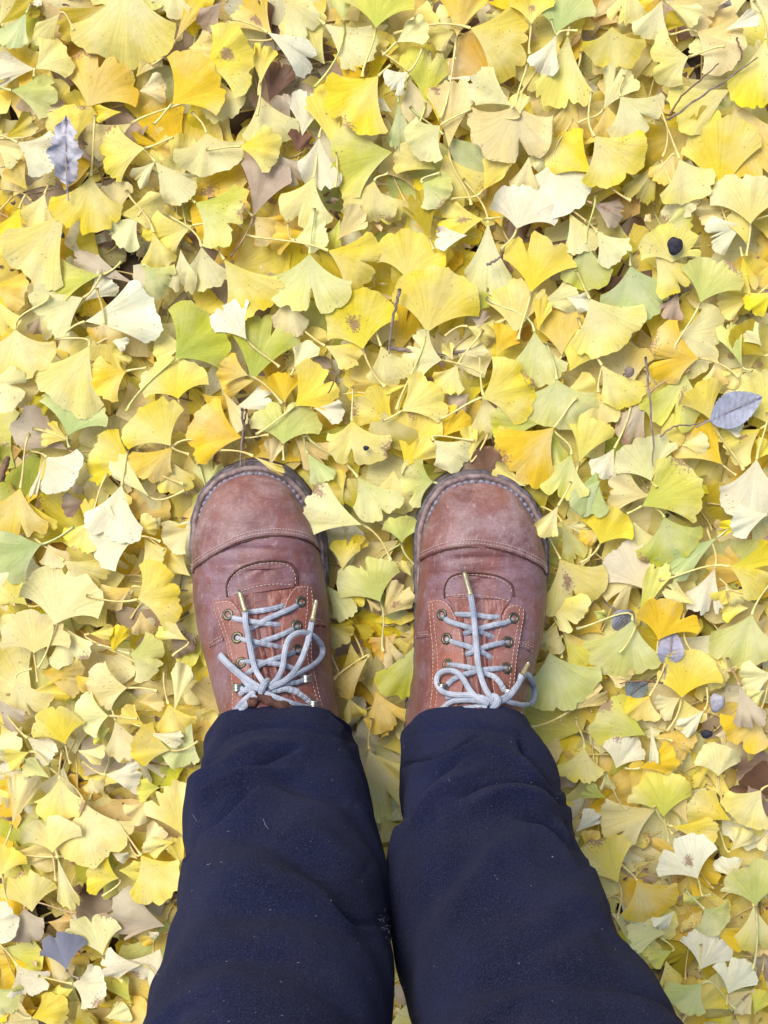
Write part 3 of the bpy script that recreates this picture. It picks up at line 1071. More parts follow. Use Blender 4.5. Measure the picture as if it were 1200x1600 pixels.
# deeper litter: random leaves filling everything below and around
rg = np.random.default_rng(42)
codes = list('YydDpcwlGoTtbOgL'); wts = np.array([6, 15, 12, 8, 19, 13, 6, 2.5, 2.5, 4, 10, 4.5, 2.5, 1.5, 1, 1.2]); wts /= wts.sum()
def scatter(n, xr, yr, zr, name, label, nc, nr, hole=None, stk=.7, dark=1.0):
    A_, B_ = Acc(), Acc()
    k = 0
    while k < n:
        x, y = rg.uniform(*xr), rg.uniform(*yr)
        if hole and hole[0] < x < hole[1] and hole[2] < y < hole[3]: continue
        k += 1
        c = rg.choice(codes, p=wts); r = rg.uniform(.036, .060); sp = rg.uniform(55, 125)
        bl = rg.choice(['centre', 'edge', 'rim']) if rg.random() < .22 else None
        V, F, uv, col, st = leaf_geo(r, sp, rg, nc, nr, notch=rg.uniform(.1, .35) if rg.random() < .3 else 0, fold=rg.random() < .05, relief=1.2, blotch=bl, base=PAL[c], code=str(c))
        yaw = rg.uniform(0, 6.283); tx, ty = rg.normal(0, .10), rg.normal(0, .10)
        zz = V[:, 2] + (V[:, 1] - r * .55) * tx + V[:, 0] * ty
        if rg.random() < .45: zz = -zz
        z = rg.uniform(*zr)
        q = np.clip((z - zr[0]) / (zr[1] - zr[0]), 0, 1)
        c_, s_ = math.cos(yaw), math.sin(yaw)
        x0, y0 = x + s_ * r * .55, y - c_ * r * .55
        W = np.stack([x0 + V[:, 0] * c_ - V[:, 1] * s_, y0 + V[:, 0] * s_ + V[:, 1] * c_, z + zz], -1)
        W[:, 2] = np.maximum(W[:, 2], -.03)
        A_.add(W, F, uv, col * dark, st)
        if rg.random() < stk:
            ap = W[:nc].mean(0); back = np.array([s_, -c_, 0]); a = math.atan2(back[1], back[0]) + rg.normal(0, .4); L = rg.uniform(.025, .055)
            pe = ap + np.array([math.cos(a) * L, math.sin(a) * L, rg.uniform(-.006, .004)])
            V2, F2, u2 = stalk_geo(ap, pe, back, rg, n=7, ns=5, r0=.0009)
            B_.add(V2, F2, u2, np.array(STC.get(str(c), (.70, .57, .22))) * rg.uniform(.7, 1.05))
    o = A_.build(name, M['leaf'], tint=True); tag(o, label, 'leaf litter', kind='stuff')
    b = B_.build('litter_stalk', M['stalk'], o, tint=True); b['kind'] = 'stuff'
    return o
scatter(2600, (-.43, .43), (-.50, .50), (-.027, -.007), 'leaf_litter', 'older tan and yellow leaves showing in the gaps of the leaf carpet', 20, 6)
scatter(8200, (-1.35, 1.35), (-1.35, 1.35), (-.024, .012), 'leaf_litter', 'yellow leaf carpet continuing all round beyond the photo', 11, 5, hole=(-.37, .37, -.44, .46), stk=.35)

# ------------------------------------------------------------------ small debris
def crumbs():
    rg = np.random.default_rng(77); A_ = Acc()
    for _ in range(900):
        r = rg.uniform(.0015, .007); n_ = int(rg.integers(4, 8)); a = np.sort(rg.uniform(0, 6.28, n_)); rr = r * rg.uniform(.4, 1.2, n_)
        tx, ty = rg.normal(0, .3, 2); c = np.array([rg.uniform(-.42, .42), rg.uniform(-.5, .5), rg.uniform(-.014, .004)])
        X, Y = rr * np.cos(a), rr * np.sin(a) * rg.uniform(.3, 1)
        V = np.vstack([[c[0], c[1], c[2] + r * .12], np.stack([c[0] + X, c[1] + Y, c[2] + X * tx + Y * ty], -1)])
        F = np.array([(0, i + 1, (i + 1) % n_ + 1, (i + 1) % n_ + 1) for i in range(n_)])
        A_.add(V, F, None, np.array([(.13, .07, .04), (.30, .18, .08), (.45, .32, .14), (.05, .035, .025), (.55, .44, .2)][int(rg.integers(0, 5))]))
    o = A_.build('leaf_crumbs', M['stalk'], smooth=False, tint=True); tag(o, 'brown crumbs and torn leaf bits caught between the leaves', 'leaf crumbs', kind='stuff')
crumbs()
def pxpath(pts, z, n=14):
    q = catmull(pts, n); return P(q[:, 0], q[:, 1], z if np.isscalar(z) else np.interp(np.linspace(0, 1, n), np.linspace(0, 1, len(z)), z))
def twig(pts, z, r, label, m='twig', cat='twig', name='twig', n=16):
    p = pxpath(pts, z, n); rr = r * np.interp(np.linspace(0, 1, n), [0, .1, .6, 1], [1.25, 1, .85, .6])
    p = p + np.random.default_rng(int(pts[0][0])).normal(0, .0004, p.shape)
    V, F, uv = tube(p, rr, 7); A_ = Acc(); base = p[0]; A_.add(V - base, F, uv); o = A_.build(name, M[m]); o.location = base
    tag(o, label, cat, 'dry twigs on the leaf carpet'); return o
twig([(625, 452), (614, 500), (607, 553)], [.024, .024, .020], .0013, 'grey twig standing below the bright yellow fan leaf, above the boots')
twig([(1010, 558), (1014, 620), (1020, 680), (1020, 728)], .0235, .0009, 'long thin grey twig running down over the cream leaf at right')
twig([(1032, 684), (1046, 670), (1065, 664), (1085, 664), (1110, 655)], [.022, .026, .026, .024, .02], .0008, 'curved dark wiry twig ending near the small grey blue leaf')
twig([(378, 638), (381, 670), (377, 700), (376, 728)], [.030, .026, .024, .022], .0011, 'dark twig poking up at the left boot toe')
twig([(386, 640), (381, 668), (383, 726)], [.028, .024, .022], .0008, 'thinner forked twig beside the left boot toe', 'bark_brown')
twig([(1045, 186), (1090, 155), (1140, 122), (1183, 90)], .024, .0009, 'long grey stem crossing the top right leaves')
twig([(1047, 180), (1065, 150), (1100, 120), (1122, 100)], .0235, .0008, 'second grey stem fanning from the same point at top right', 'bark_brown')
twig([(762, 413), (775, 406), (786, 397)], .024, .0010, 'short grey twig on the cream leaf right of centre')
twig([(1150, 60), (1160, 85), (1152, 100)], .022, .0007, 'short reddish stem at the top right edge', 'bark_brown')
twig([(520, 578), (524, 590), (514, 615)], .026, .0008, 'tiny dark stem lying on the yellow leaf above the left boot', 'bark_brown')
twig([(606, 543), (640, 548), (700, 552), (745, 545)], .008, .0018, 'pale straw stick half buried in the middle leaves')
twig([(0, 750), (8, 725), (12, 715)], .012, .0032, 'short orange brown stick at the left edge', 'bark_brown')
twig([(1036, 1067), (1000, 1064), (968, 1068)], .016, .0008, 'thin dark stem beside the dark grey leaf patch', 'bark_brown')

def blob(name, centre, r, squash, m, label, cat, seed):
    rgb = np.random.default_rng(seed); nu, nv = 22, 13
    u = np.linspace(0, 2 * math.pi, nu, endpoint=False); v = np.linspace(.02, math.pi - .02, nv)
    Vv, U = np.meshgrid(v, u, indexing='ij'); d = 1 + .10 * np.sin(3 * U + 1) * np.sin(Vv) + .07 * np.sin(5 * U + 3 * Vv) + .05 * rgb.normal(0, 1, U.shape)
    d[:, :] = (d + np.roll(d, 1, 1) + np.roll(d, -1, 1)) / 3
    V = np.stack([r[0] * d * np.sin(Vv) * np.cos(U), r[1] * d * np.sin(Vv) * np.sin(U), r[0] * squash * d * np.cos(Vv)], -1).reshape(-1, 3)
    o = newmesh(name, V, grid_faces(nv, nu, True)[:, ::-1], m); o.location = centre; tag(o, label, cat); return o
blob('dried_berry', P(1054.5, 384, .0260), (.0060, .0070), .55, M['seed'], 'wrinkled black dried berry lying on the round pale leaf at right', 'berry', 3)
blob('seed_fragment', P(572, 700, .0245), (.0024, .0020), .6, M['seed'], 'tiny dark blue crumb on the spotted yellow leaf above the boots', 'crumb', 4)
blob('seed_fragment', P(1104, 1147, .0240), (.0050, .0036), .6, M['seed'], 'small black crumpled bit at lower right of the right boot', 'crumb', 5)
blob('pebble', P(1120, 1098, .012), (.0065, .0080), .6, simple('pebble', (.26, .25, .28), (.42, .41, .45), 150, .8, .6, .001), 'small grey pebble showing between leaves right of the right boot', 'pebble', 6)
blob('pebble', P(983, 581, .021), (.0040, .0045), .8, M['twig'], 'greyish brown bud at the end of a stem, right of centre', 'bud', 8)

def simple_leaf(pa, pb, width, z, col, label, serr=.05, curl=.12, seed=1, tilt=0, crush=0.0):
    rgx = np.random.default_rng(seed)
    a, b = P(*pa, z), P(*pb, z); v = b - a; L = np.linalg.norm(v); yaw = math.atan2(v[1], v[0])
    n, m_ = 30, 11
    t = np.linspace(0, 1, n); wd = width / 2 * np.sin(math.pi * t ** .85) ** .8 * (1 + serr * np.abs(((t * 13) % 1) - .5) * 2); wd[0] = .0006; wd[-1] = .0004
    T, K = np.meshgrid(t, np.linspace(-1, 1, m_), indexing='ij')
    X = T * L; Yy = K * wd[:, None]
    Z = curl * np.abs(Yy) ** 1.2 * 3 + .0035 * np.sin(T * 5 + seed) + .0012 * np.sin((T * 9 - np.abs(K) * 1.4) * 6.28) * (1 - np.abs(K)) + Yy * tilt
    if crush:
        Z = Z + crush * (.0022 * np.sin(T * 19 + K * 3) + .0018 * np.sin(T * 31 - K * 5)); Yy = Yy * (1 + crush * (.28 * np.sin(T * 17) + .2 * np.sin(T * 37 + K * 2))); X = X + crush * .002 * np.sin(K * 4 + T * 12)
    V = np.stack([X, Yy, Z], -1).reshape(-1, 3)
    cc = np.array(col) * (1 + .12 * rgx.normal(0, 1, (len(V), 1)))
    cc = np.where((np.abs(K.reshape(-1)) < .05)[:, None], np.array(col) * .7, cc)
    o = newmesh('fallen_leaf', V, grid_faces(n, m_), M['dead'], None, True, np.stack([T.ravel(), K.ravel()], -1), np.clip(cc, 0.01, .8))
    o.location = a; o.rotation_euler = (0, 0, yaw); tag(o, label, 'leaf')
    V2, F2, u2 = tube(np.array([(-.012, 0, -.001), (-.004, .0005, .0004), (L * .5, 0, .0012 + .0035 * math.sin(2.5 + seed)), (L * .97, 0, .0012 + .0035 * math.sin(5 + seed))]), [.0007, .0006, .0005, .0003], 6)
    A_ = Acc(); A_.add(V2, F2, u2, np.array(col) * .55); A_.build('midrib', M['stalk'], o, tint=True)
    return o
simple_leaf((1109, 658), (1190, 619), .027, .0260, (.36, .38, .46), 'small oval silver blue leaf with toothed edge near the right edge', .10, .1, 2)
simple_leaf((106, 289), (103, 182), .022, .0250, (.44, .43, .47), 'narrow crumpled silver grey leaf standing upright at upper left', .35, .5, 5, -.35, .45)
simple_leaf((1042, 1040), (1052, 985), .022, .0165, (.34, .33, .40), 'mauve grey oval leaf tucked under the golden leaf right of the right boot', .0, .1, 6)
simple_leaf((960, 955), (990, 985), .022, .0100, (.27, .28, .32), 'blue grey leaf half buried right of the right boot', .0, .1, 7)
simple_leaf((980, 1090), (1010, 1065), .018, .0130, (.15, .20, .20), 'dark teal grey leaf half under the cream leaves at lower right', .0, .1, 9)
# slate-blue ginkgo leaf at lower left
d = dict(a=(104, 1515), e=(92, 1462), sp=88, c='b', ly=3, N=False, B=False, f=False, S=(124, 1530), z=.024, i=999)
rg = np.random.default_rng(5)
W, F, uv, col, st, apex, back, pend, r = build_leaf(d, rg)
o = newmesh('fallen_leaf', W - apex, F, M['dead'], None, True, uv, np.broadcast_to((.15, .16, .20), (len(W), 3))); o.location = apex
tag(o, 'slate blue decayed fan leaf near the bottom left, left of the trousers', 'leaf')
A_ = Acc(); V2, F2, u2 = stalk_geo(apex, pend, back, rg); A_.add(V2 - apex, F2, u2, np.array((.15, .15, .18))); A_.build('stalk', M['stalk'], o, tint=True)

# ================================================================== person: body, trousers, boots
ZB = .024           # height of the upper's lower edge above the ground level
HPROF_D = [0, .003, .008, .016, .028, .045, .065, .085, .10, .115, .130, .145, .160, .175, .20, .30]
HPROF_H = [.004, .014, .022, .030, .036, .0405, .0435, .047, .051, .057, .066, .078, .091, .104, .112, .115]
class Boot:
    def __init__(s, outline, heel):
        pts_l = P([o[1] for o in outline], [o[0] for o in outline], .026)
        pts_r = P([o[2] for o in outline], [o[0] for o in outline], .026)
        hl = np.array(heel)
        yl = np.r_[pts_l[:, 1], hl[:, 0]]; s.yy = yl[::-1]; s.xl = np.r_[pts_l[:, 0], hl[:, 1]][::-1]; s.xr = np.r_[pts_r[:, 0], hl[:, 2]][::-1]
        # round the toe: densify by an even ellipse-like start
        s.yt = s.yy[-1]; s.yh = s.yy[0]
    def xs(s, y):
        y = np.asarray(y, float)
        # smooth interpolation through averaging
        k = .0025
        def f(tab): return (np.interp(y - k, s.yy, tab) + np.interp(y, s.yy, tab) * 2 + np.interp(np.minimum(y + k, s.yt), s.yy, tab)) / 4
        a, b = f(s.xl), f(s.xr)
        q = smoothstep(s.yt, s.yt - .003, y)
        return np.where(y > s.yt - .003, np.interp(y, s.yy, s.xl), a), np.where(y > s.yt - .003, np.interp(y, s.yy, s.xr), b)
    # the upper is inset from the welt's outline
    def up(s, y, grow=0.0):
        yt = s.yt - .0078 + grow
        yh = s.yh + .006 - grow
        t = (np.asarray(y, float) - yh) / (yt - yh)
        ys = s.yh + t * (s.yt - s.yh)                 # the same shape, shortened
        a, b = s.xs(ys)
        d = s.yt - ys
        ins = np.interp(d, [0, .02, .05, .095, .13, .3], [.0, .0058, .0046, .0000, -.0025, -.001]) - grow
        c = (a + b) / 2; w_ = np.maximum((b - a) / 2 - ins, .0006)
        h = np.interp(yt - np.asarray(y, float), HPROF_D, HPROF_H) + grow
        # even out the kinks of the height table
        for e in (.004, -.004): h = h + np.interp(yt - np.asarray(y, float) + e, HPROF_D, HPROF_H) + grow
        h = h / 3
        dd = yt - np.asarray(y, float)
        a_ = np.interp(dd, [0, .02, .05, .10, .14, .3], [1.0, .86, .86, .95, 1.12, 1.0])
        b_ = np.interp(dd, [0, .05, .10, .14, .3], [.72, .72, .80, .95, .8])
        return c, w_, h, a_, b_
    def pt(s, y, phi, grow=0.0):
        c, w_, h, a_, b_ = s.up(y, grow)
        co, si = np.cos(phi), np.sin(phi)
        x = c - w_ * np.sign(co) * np.abs(co) ** a_
        z = ZB + h * np.clip(si, 0, 1) ** b_
        return np.stack([x, y + 0 * x, z], -1)
    def surf(s, x, y):
        c, w_, h, a_, b_ = s.up(y)
        q = np.clip(np.abs(x - c) / w_, 0, .992) ** (1 / a_)
        return ZB + h * np.clip(1 - q * q, 0, 1) ** (b_ / 2)
    def ray(s, px, py, off=0.0):
        z = np.full(np.shape(px), .07)
        for _ in range(40):
            p = P(px, py, z); z = .55 * z + .45 * (s.surf(p[..., 0], p[..., 1]) + off)
        return P(px, py, z)
    def path(s, pts, off, n=30, dens=3):
        q = catmull(pts, n * dens); q = resample(q, n)
        o_ = off if np.isscalar(off) else np.interp(np.linspace(0, 1, n), np.linspace(0, 1, len(off)), off)
        return s.ray(q[:, 0], q[:, 1], o_)

def loc(o, base):
    """keep the mesh in world coordinates but sit the object's origin at base"""
    me = o.data; n = len(me.vertices); a = np.zeros(n * 3, np.float32); me.vertices.foreach_get('co', a)
    a = a.reshape(-1, 3) - np.asarray(base, np.float32); me.vertices.foreach_set('co', a.ravel()); me.update(); return o

def make_boot(person, B, T, ox, oy, nm, seed):
    rgb = np.random.default_rng(seed)
    g = lambda pts: [(x / 4 + ox, y / 4 + oy) for x, y in pts]
    # ---- upper
    tt = np.linspace(0, 1, 130) ** 1.55
    ys = (B.yt - .0078) + (B.yh + .006 - (B.yt - .0078)) * tt; ys[0] -= 1e-5
    ph = np.linspace(0, math.pi, 72)
    Y, PH = np.meshgrid(ys, ph, indexing='ij')
    V = B.pt(Y, PH)
    # creases across the vamp and on the instep (real relief)
    d_ = (B.yt - Y)
    cr = -.0018 * np.exp(-((d_ - .066 - .006 * np.cos(PH * 2)) / .0016) ** 2) * np.sin(PH) ** 3 - .0014 * np.exp(-((d_ - .075 + .004 * np.cos(PH * 3)) / .0013) ** 2) * np.abs(np.cos(PH)) * np.sin(PH)
    cr += -.0010 * np.exp(-((d_ - .083 - .003 * np.sin(PH * 5)) / .0012) ** 2) * np.abs(np.cos(PH)) ** .7 * np.sin(PH) - .0008 * np.exp(-((d_ - .071 - .005 * np.cos(PH)) / .0011) ** 2) * np.sin(PH)
    und = .0009 * np.sin(V[..., 0] * 120 + 2) * np.sin(V[..., 1] * 95)
    V[..., 2] += (cr + und * np.sin(PH))
    V = V.reshape(-1, 3)
    F = grid_faces(len(ys), len(ph))
    upper = newmesh('boot', V, F[:, ::-1], M['leather'], person)
    tag(upper, nm)
    # ---- welt and sole
    yy = np.concatenate([B.yt - (B.yt - B.yh) * (1 - np.cos(np.linspace(0, math.pi, 90))) / 2])
    a, b = B.xs(yy)
    loop = np.vstack([np.stack([a, yy], -1), np.stack([b, yy], -1)[::-1]])
    # close and even out
    loop = resample(np.vstack([loop, loop[:1]]), 221)[:-1]
    for _ in range(2): loop = (np.roll(loop, 1, 0) + 2 * loop + np.roll(loop, -1, 0)) / 4
    cen = loop.mean(0)
    def nrm(L):
        t = np.roll(L, -1, 0) - np.roll(L, 1, 0); n_ = np.stack([t[:, 1], -t[:, 0]], -1); n_ /= np.linalg.norm(n_, axis=1)[:, None]
        if ((L - cen) * n_).sum() < 0: n_ = -n_
        return n_
    nn = nrm(loop)
    loop = loop - nn * (.0055 * smoothstep(.085, .125, B.yt - loop[:, 1]) * (nn[:, 0] > 0))[:, None]
    wob = .0003 * np.sin(np.arange(220) * .9) + .0002 * rgb.normal(0, 1, 220)
    def band(levels, name, mt, parent):
        rings = []
        for off, z in levels:
            q = loop + nn * (off + wob[:, None]); rings.append(np.column_stack([q, np.full(220, z)]))
        V = np.vstack(rings); return newmesh(name, V, grid_faces(len(levels), 220, True), mt, parent)
    band([(-.013, .0262), (-.0105, .0262), (-.0040, .0250), (-.0035, .0262), (-.0012, .0262), (-.0003, .0250), (-.0002, .0222), (-.0008, .0212), (-.006, .0208)], 'welt', M['welt'], upper)
    band([(-.012, .0206), (.0006, .0206), (.0017, .0196), (.0019, .014), (.0008, .0125), (.0020, .011), (.0022, -.006), (.0, -.012), (-.03, -.012)], 'sole', M['sole'], upper)
    # ---- heavy welt stitches
    A = Acc(); L = np.r_[0, np.cumsum(np.linalg.norm(np.diff(loop, axis=0), axis=1))]
    pos = 0.0; tot = L[-1]
    ring = loop - nn * .0062
    while pos < tot:
        i0 = np.interp(pos, L, np.arange(220)); i1 = np.interp(min(pos + .0050, tot), L, np.arange(220))
        q = np.array([[np.interp(t, np.arange(220), ring[:, k]) for k in (0, 1)] for t in np.linspace(i0, i1, 5)])
        if q[:, 1].min() > B.yt - .14:
            zz = .0272 + .0007 * np.sin(np.linspace(0, math.pi, 5))
            V2, F2, u2 = tube(np.column_stack([q, zz]), np.array([.0008, .0017, .0019, .0017, .0008]) * rgb.uniform(.9, 1.1), 8, .5)
            A.add(V2, F2, u2)
        pos += .0058
    A.build('welt_stitching', M['welt_thread'], upper)
    # ---- stitches along a photo-traced seam lying on the leather
    def stitch(acc, pts, off, ln=.0021, gap=.0011, r=.00028, px=True):
        q = B.path(pts, off, 200) if px else pts
        Lq = np.r_[0, np.cumsum(np.linalg.norm(np.diff(q, axis=0), axis=1))]
        s_ = 0.0
        while s_ + ln < Lq[-1]:
            t = np.linspace(s_, s_ + ln, 4); c = np.stack([np.interp(t, Lq, q[:, k]) for k in range(3)], -1)
            c[:, 2] += np.array([-.0002, .0003, .0003, -.0002])
            V2, F2, u2 = tube(c, np.array([.5, 1, 1, .5]) * r, 5); acc.add(V2, F2, u2); s_ += ln + gap
    def offs(pts, dx, dy): return [(x + dx, y + dy) for x, y in pts]
    # ---- toe cap
    sp = B.ray(*np.array(catmull(T['cap'], 60)).T)
    cc, ww, _, aa, _ = B.up(sp[:, 1]); qv = (sp[:, 0] - cc) / ww
    oq = np.argsort(qv)
    phs = np.linspace(0, math.pi, 72)
    def seam_y(phi, dyy=0.0):
        y = np.full(phi.shape, B.yt - .06)
        for _ in range(8):
            c_, w_, h_, a_, b_ = B.up(y); v = -np.sign(np.cos(phi)) * np.abs(np.cos(phi)) ** a_
            y = np.interp(v, qv[oq], sp[oq, 1]) + dyy
        return y
    ysm = seam_y(phs)
    rows = []
    for t in np.linspace(0, 1, 60) ** 1.5:
        y0 = B.yt - .0078 + .0012 - 1e-5; y = y0 + (ysm - y0) * t; rows.append(B.pt(y, phs, .0012))
    rows.append(B.pt(ysm - .0005, phs, .0008)); rows.append(B.pt(ysm - .0006, phs, -.0006))
    V = np.array(rows); V[..., 2] += .0005 * np.sin(V[..., 0] * 110) * np.sin(V[..., 1] * 130) * np.sin(phs)
    newmesh('toe_cap', V.reshape(-1, 3), grid_faces(len(rows), 72)[:, ::-1], M['cap'], upper)
    A = Acc()
    for dy_ in (.0020, .0046):
        f = np.linspace(.06, .94, 200) * math.pi
        q = B.pt(seam_y(f, dy_), f, .0016); stitch(A, q, 0,   .0016, .0008, .00026, px=False)
    A.build('toe_cap_stitching', M['thread'], upper)
    f = np.linspace(.03, .97, 90) * math.pi                       # raw edge behind the seam
    q = B.pt(seam_y(f, -.0012), f, .0003); q += rgb.normal(0, .00022, q.shape)
    V2, F2, u2 = tube(q, .0008, 6); A = Acc(); A.add(V2, F2, u2); A.build('seam_edge', M['tongue_dark'], upper)
    # ---- patches
    def patch(name, ca, cb, off, m, n=46, k=20, skirt=.003, relief=None):
        a_ = resample(catmull(g(ca), 80), n); b_ = resample(catmull(g(cb), 80), n)
        t = np.linspace(0, 1, k)[None, :, None]; G = a_[:, None] * (1 - t) + b_[:, None] * t
        V = B.ray(G[..., 0], G[..., 1], off)
        if relief is not None:
            U, W_ = np.meshgrid(np.linspace(0, 1, n), np.linspace(0, 1, k), indexing='ij'); V[..., 2] += relief(U, W_)
        # rounded border
        Vp = np.pad(V, ((1, 1), (1, 1), (0, 0)), 'edge')
        Vp[0, :, 2] -= skirt; Vp[-1, :, 2] -= skirt; Vp[1:-1, 0, 2] -= skirt; Vp[1:-1, -1, 2] -= skirt
        F = grid_faces(n + 2, k + 2)
        o = newmesh(name, Vp.reshape(-1, 3), F, m, upper)
        me = o.data
        nz = me.polygons[(n // 2) * (k + 1) + k // 2].normal.z
        if nz < 0: me.flip_normals()
        return o
    def wr1(U, W_):
        return .0026 * np.sin(W_ * 19 + 2 * np.sin(U * 5)) * np.sin(U * math.pi) + .0012 * np.sin(W_ * 8 + U * 7) + .0003 * np.sin(U * 24 + 3 * np.sin(W_ * 5))
    def wr0(U, W_):
        return .0003 * np.sin(W_ * 17 + 3 * np.sin(U * 4)) * np.sin(W_ * math.pi) + .0002 * np.sin(U * 12 + W_ * 24) * np.sin(W_ * math.pi) + .0022 * np.exp(-((U - .9 - .08 * np.sin(W_ * 6)) / .05) ** 2) * np.exp(-((W_ - .45) / .3) ** 2)
    patch('tongue', T['tng_l'], T['tng_r'], .0006, M['tongue'], 90, 60, .002, wr1)
    patch('vamp_patch', T['vp_l'], T['vp_r'], .0009, M['leather'], 60, 46, .0015, wr0)
    patch('facing', T['fl_o'], T['fl_i'], .0030, M['facing'], 60, 18, .0035, lambda U, W_: .0004 * np.sin(U * 14) * np.sin(W_ * 3))
    patch('facing', T['fr_o'], T['fr_i'], .0030, M['facing'], 60, 18, .0035, lambda U, W_: .0004 * np.sin(U * 12 + 1) * np.sin(W_ * 3))
    A = Acc()
    for pts, of in T['st']: stitch(A, g(pts), of)
    A.build('stitching', M['thread'], upper)
    A = Acc(); q = B.path(g(T['vedge']), .0012, 70); V2, F2, u2 = tube(q, .0007, 6); A.add(V2, F2, u2)
    A.build('seam_edge', M['tongue_dark'], upper)
    for pts in T['side']:
        A = Acc(); q = B.path(g(pts), .0003, 24); q += rgb.normal(0, .0002, q.shape); V2, F2, u2 = tube(q, .0014, 6, .7); A.add(V2, F2, u2); A.build('seam_edge', M['leather'], upper)
    # ---- eyelets
    for (ex, ey) in T['eye']:
        (qx, qy), = g([(ex, ey)]); c = B.ray(np.array([qx]), np.array([qy]), .0032)[0]
        e1 = B.ray(np.array([qx + 2.]), np.array([qy]), .0032)[0] - c; e2 = B.ray(np.array([qx]), np.array([qy + 2.]), .0032)[0] - c
        e1 /= np.linalg.norm(e1); nz = np.cross(e2, e1); nz /= np.linalg.norm(nz); nz = nz if nz[2] > 0 else -nz; e2 = np.cross(nz, e1)
        a = np.linspace(0, 2 * math.pi, 28, endpoint=False); Vs = []
        prof = [(.0021, -.0012), (.0022, .0004), (.0028, .0010), (.0038, .0010), (.0046, .0004), (.0048, -.0006)]
        for r_, z_ in prof:
            k_ = 1 + .05 * np.cos(a * 9) * (r_ > .003)
            Vs.append(c + (r_ * k_)[:, None] * (np.cos(a)[:, None] * e1 + np.sin(a)[:, None] * e2) + z_ * nz)
        eo = newmesh('eyelet', np.vstack(Vs), grid_faces(len(prof), 28, True), M['brass'], upper)
        a8 = [c + .0024 * (math.cos(t) * e1 + math.sin(t) * e2) + .0001 * nz for t in np.linspace(0, 2 * math.pi, 16, endpoint=False)]
        # dark hole: recessed cup
        V3 = np.vstack([a8, np.array(a8) - nz * .0016 - (np.array(a8) - c) * .1, [c - nz * .0017]])
        F3 = [(i, (i + 1) % 16, 16 + (i + 1) % 16, 16 + i) for i in range(16)] + [(16 + i, 16 + (i + 1) % 16, 32) for i in range(16)]
        newmesh('eyelet_hole', V3, F3, M['tongue_dark'], upper)
    for (ex, ey), sx in T['hook']:
        (qx, qy), = g([(ex, ey)]); c = B.ray(np.array([qx]), np.array([qy]), .0035)[0]
        q = np.array([c + np.array([-sx * .0045, 0, -.001]), c + np.array([-sx * .002, 0, .0022]), c + np.array([sx * .002, 0, .0042]), c + np.array([sx * .0046, 0, .0036]), c + np.array([sx * .0058, 0, .0008])])
        q = catmull(q, 12); A = Acc()
        for w_ in (-.0022, -.0011, 0, .0011, .0022):
            V2, F2, u2 = tube(q + np.array([0, w_, 0]), .00105, 8); A.add(V2, F2, u2)
        A.build('hook', M['hook'], upper)
        V2, F2, u2 = tube(np.array([c + (-sx * .0045, 0, -.002), c + (-sx * .0045, 0, -.0002), c + (-sx * .0045, 0, .0008)]), [.0036, .0036, .0022], 14); A = Acc(); A.add(V2, F2, u2); A.build('hook_rivet', M['hook'], upper)
    # ---- laces
    A = Acc(); LR = .0021
    for pts, of in T['lace']:
        q = B.path(g(pts), of, max(14, int(10 * len(pts)))); q[:, 2] += .00025 * np.sin(np.arange(len(q)) * .9)
        V2, F2, u2 = tube(q, LR, 36, .66, rib=.07); A.add(V2, F2, u2)
    A.build('lace', M['lace'], upper)
    for pts, of in T['loops']:
        q = B.path(g(pts), of, max(24, int(12 * len(pts)))); V2, F2, u2 = tube(q, LR * 1.02, 36, .72, rib=.07); A = Acc(); A.add(V2, F2, u2); A.build('lace_bow', M['lace'], upper)
    q = B.path(g(T['knot']), T['knot_of'], 20); V2, F2, u2 = tube(q, LR * np.interp(np.linspace(0, 1, 20), [0, .2, .5, .8, 1], [.9, 1.25, 1.4, 1.25, .9]), 14, .8)
    A = Acc(); A.add(V2, F2, u2); A.build('lace_knot', M['lace'], upper)
    for pts, of in T['aglet']:
        q = B.path(g(pts), of, 8); V2, F2, u2 = tube(q, np.array([.0013, .0017, .0018, .0018, .0018, .0019, .0020, .0021]), 12, .85); A = Acc(); A.add(V2, F2, u2); A.build('aglet', M['aglet'], upper)
    # ---- rolled dark edge of the tongue peeping out above the knot
    q = B.path(g(T['roll']), .0065, 40); q[:, 2] += .0010 * np.sin(np.linspace(0, 14, 40))
    rr = .0034 * (1 + .25 * np.sin(np.linspace(0, 19, 40))); rr[0] *= .5; rr[-1] *= .5
    V2, F2, u2 = tube(q, rr, 12, .8); V2 += rgb.normal(0, .0002, V2.shape); A = Acc(); A.add(V2, F2, u2); A.build('tongue_edge', M['tongue_dark'], upper)
    base = np.array([float(np.mean(B.xs(np.array([B.yt - .1])))), B.yt - .1, 0.0])
    return upper

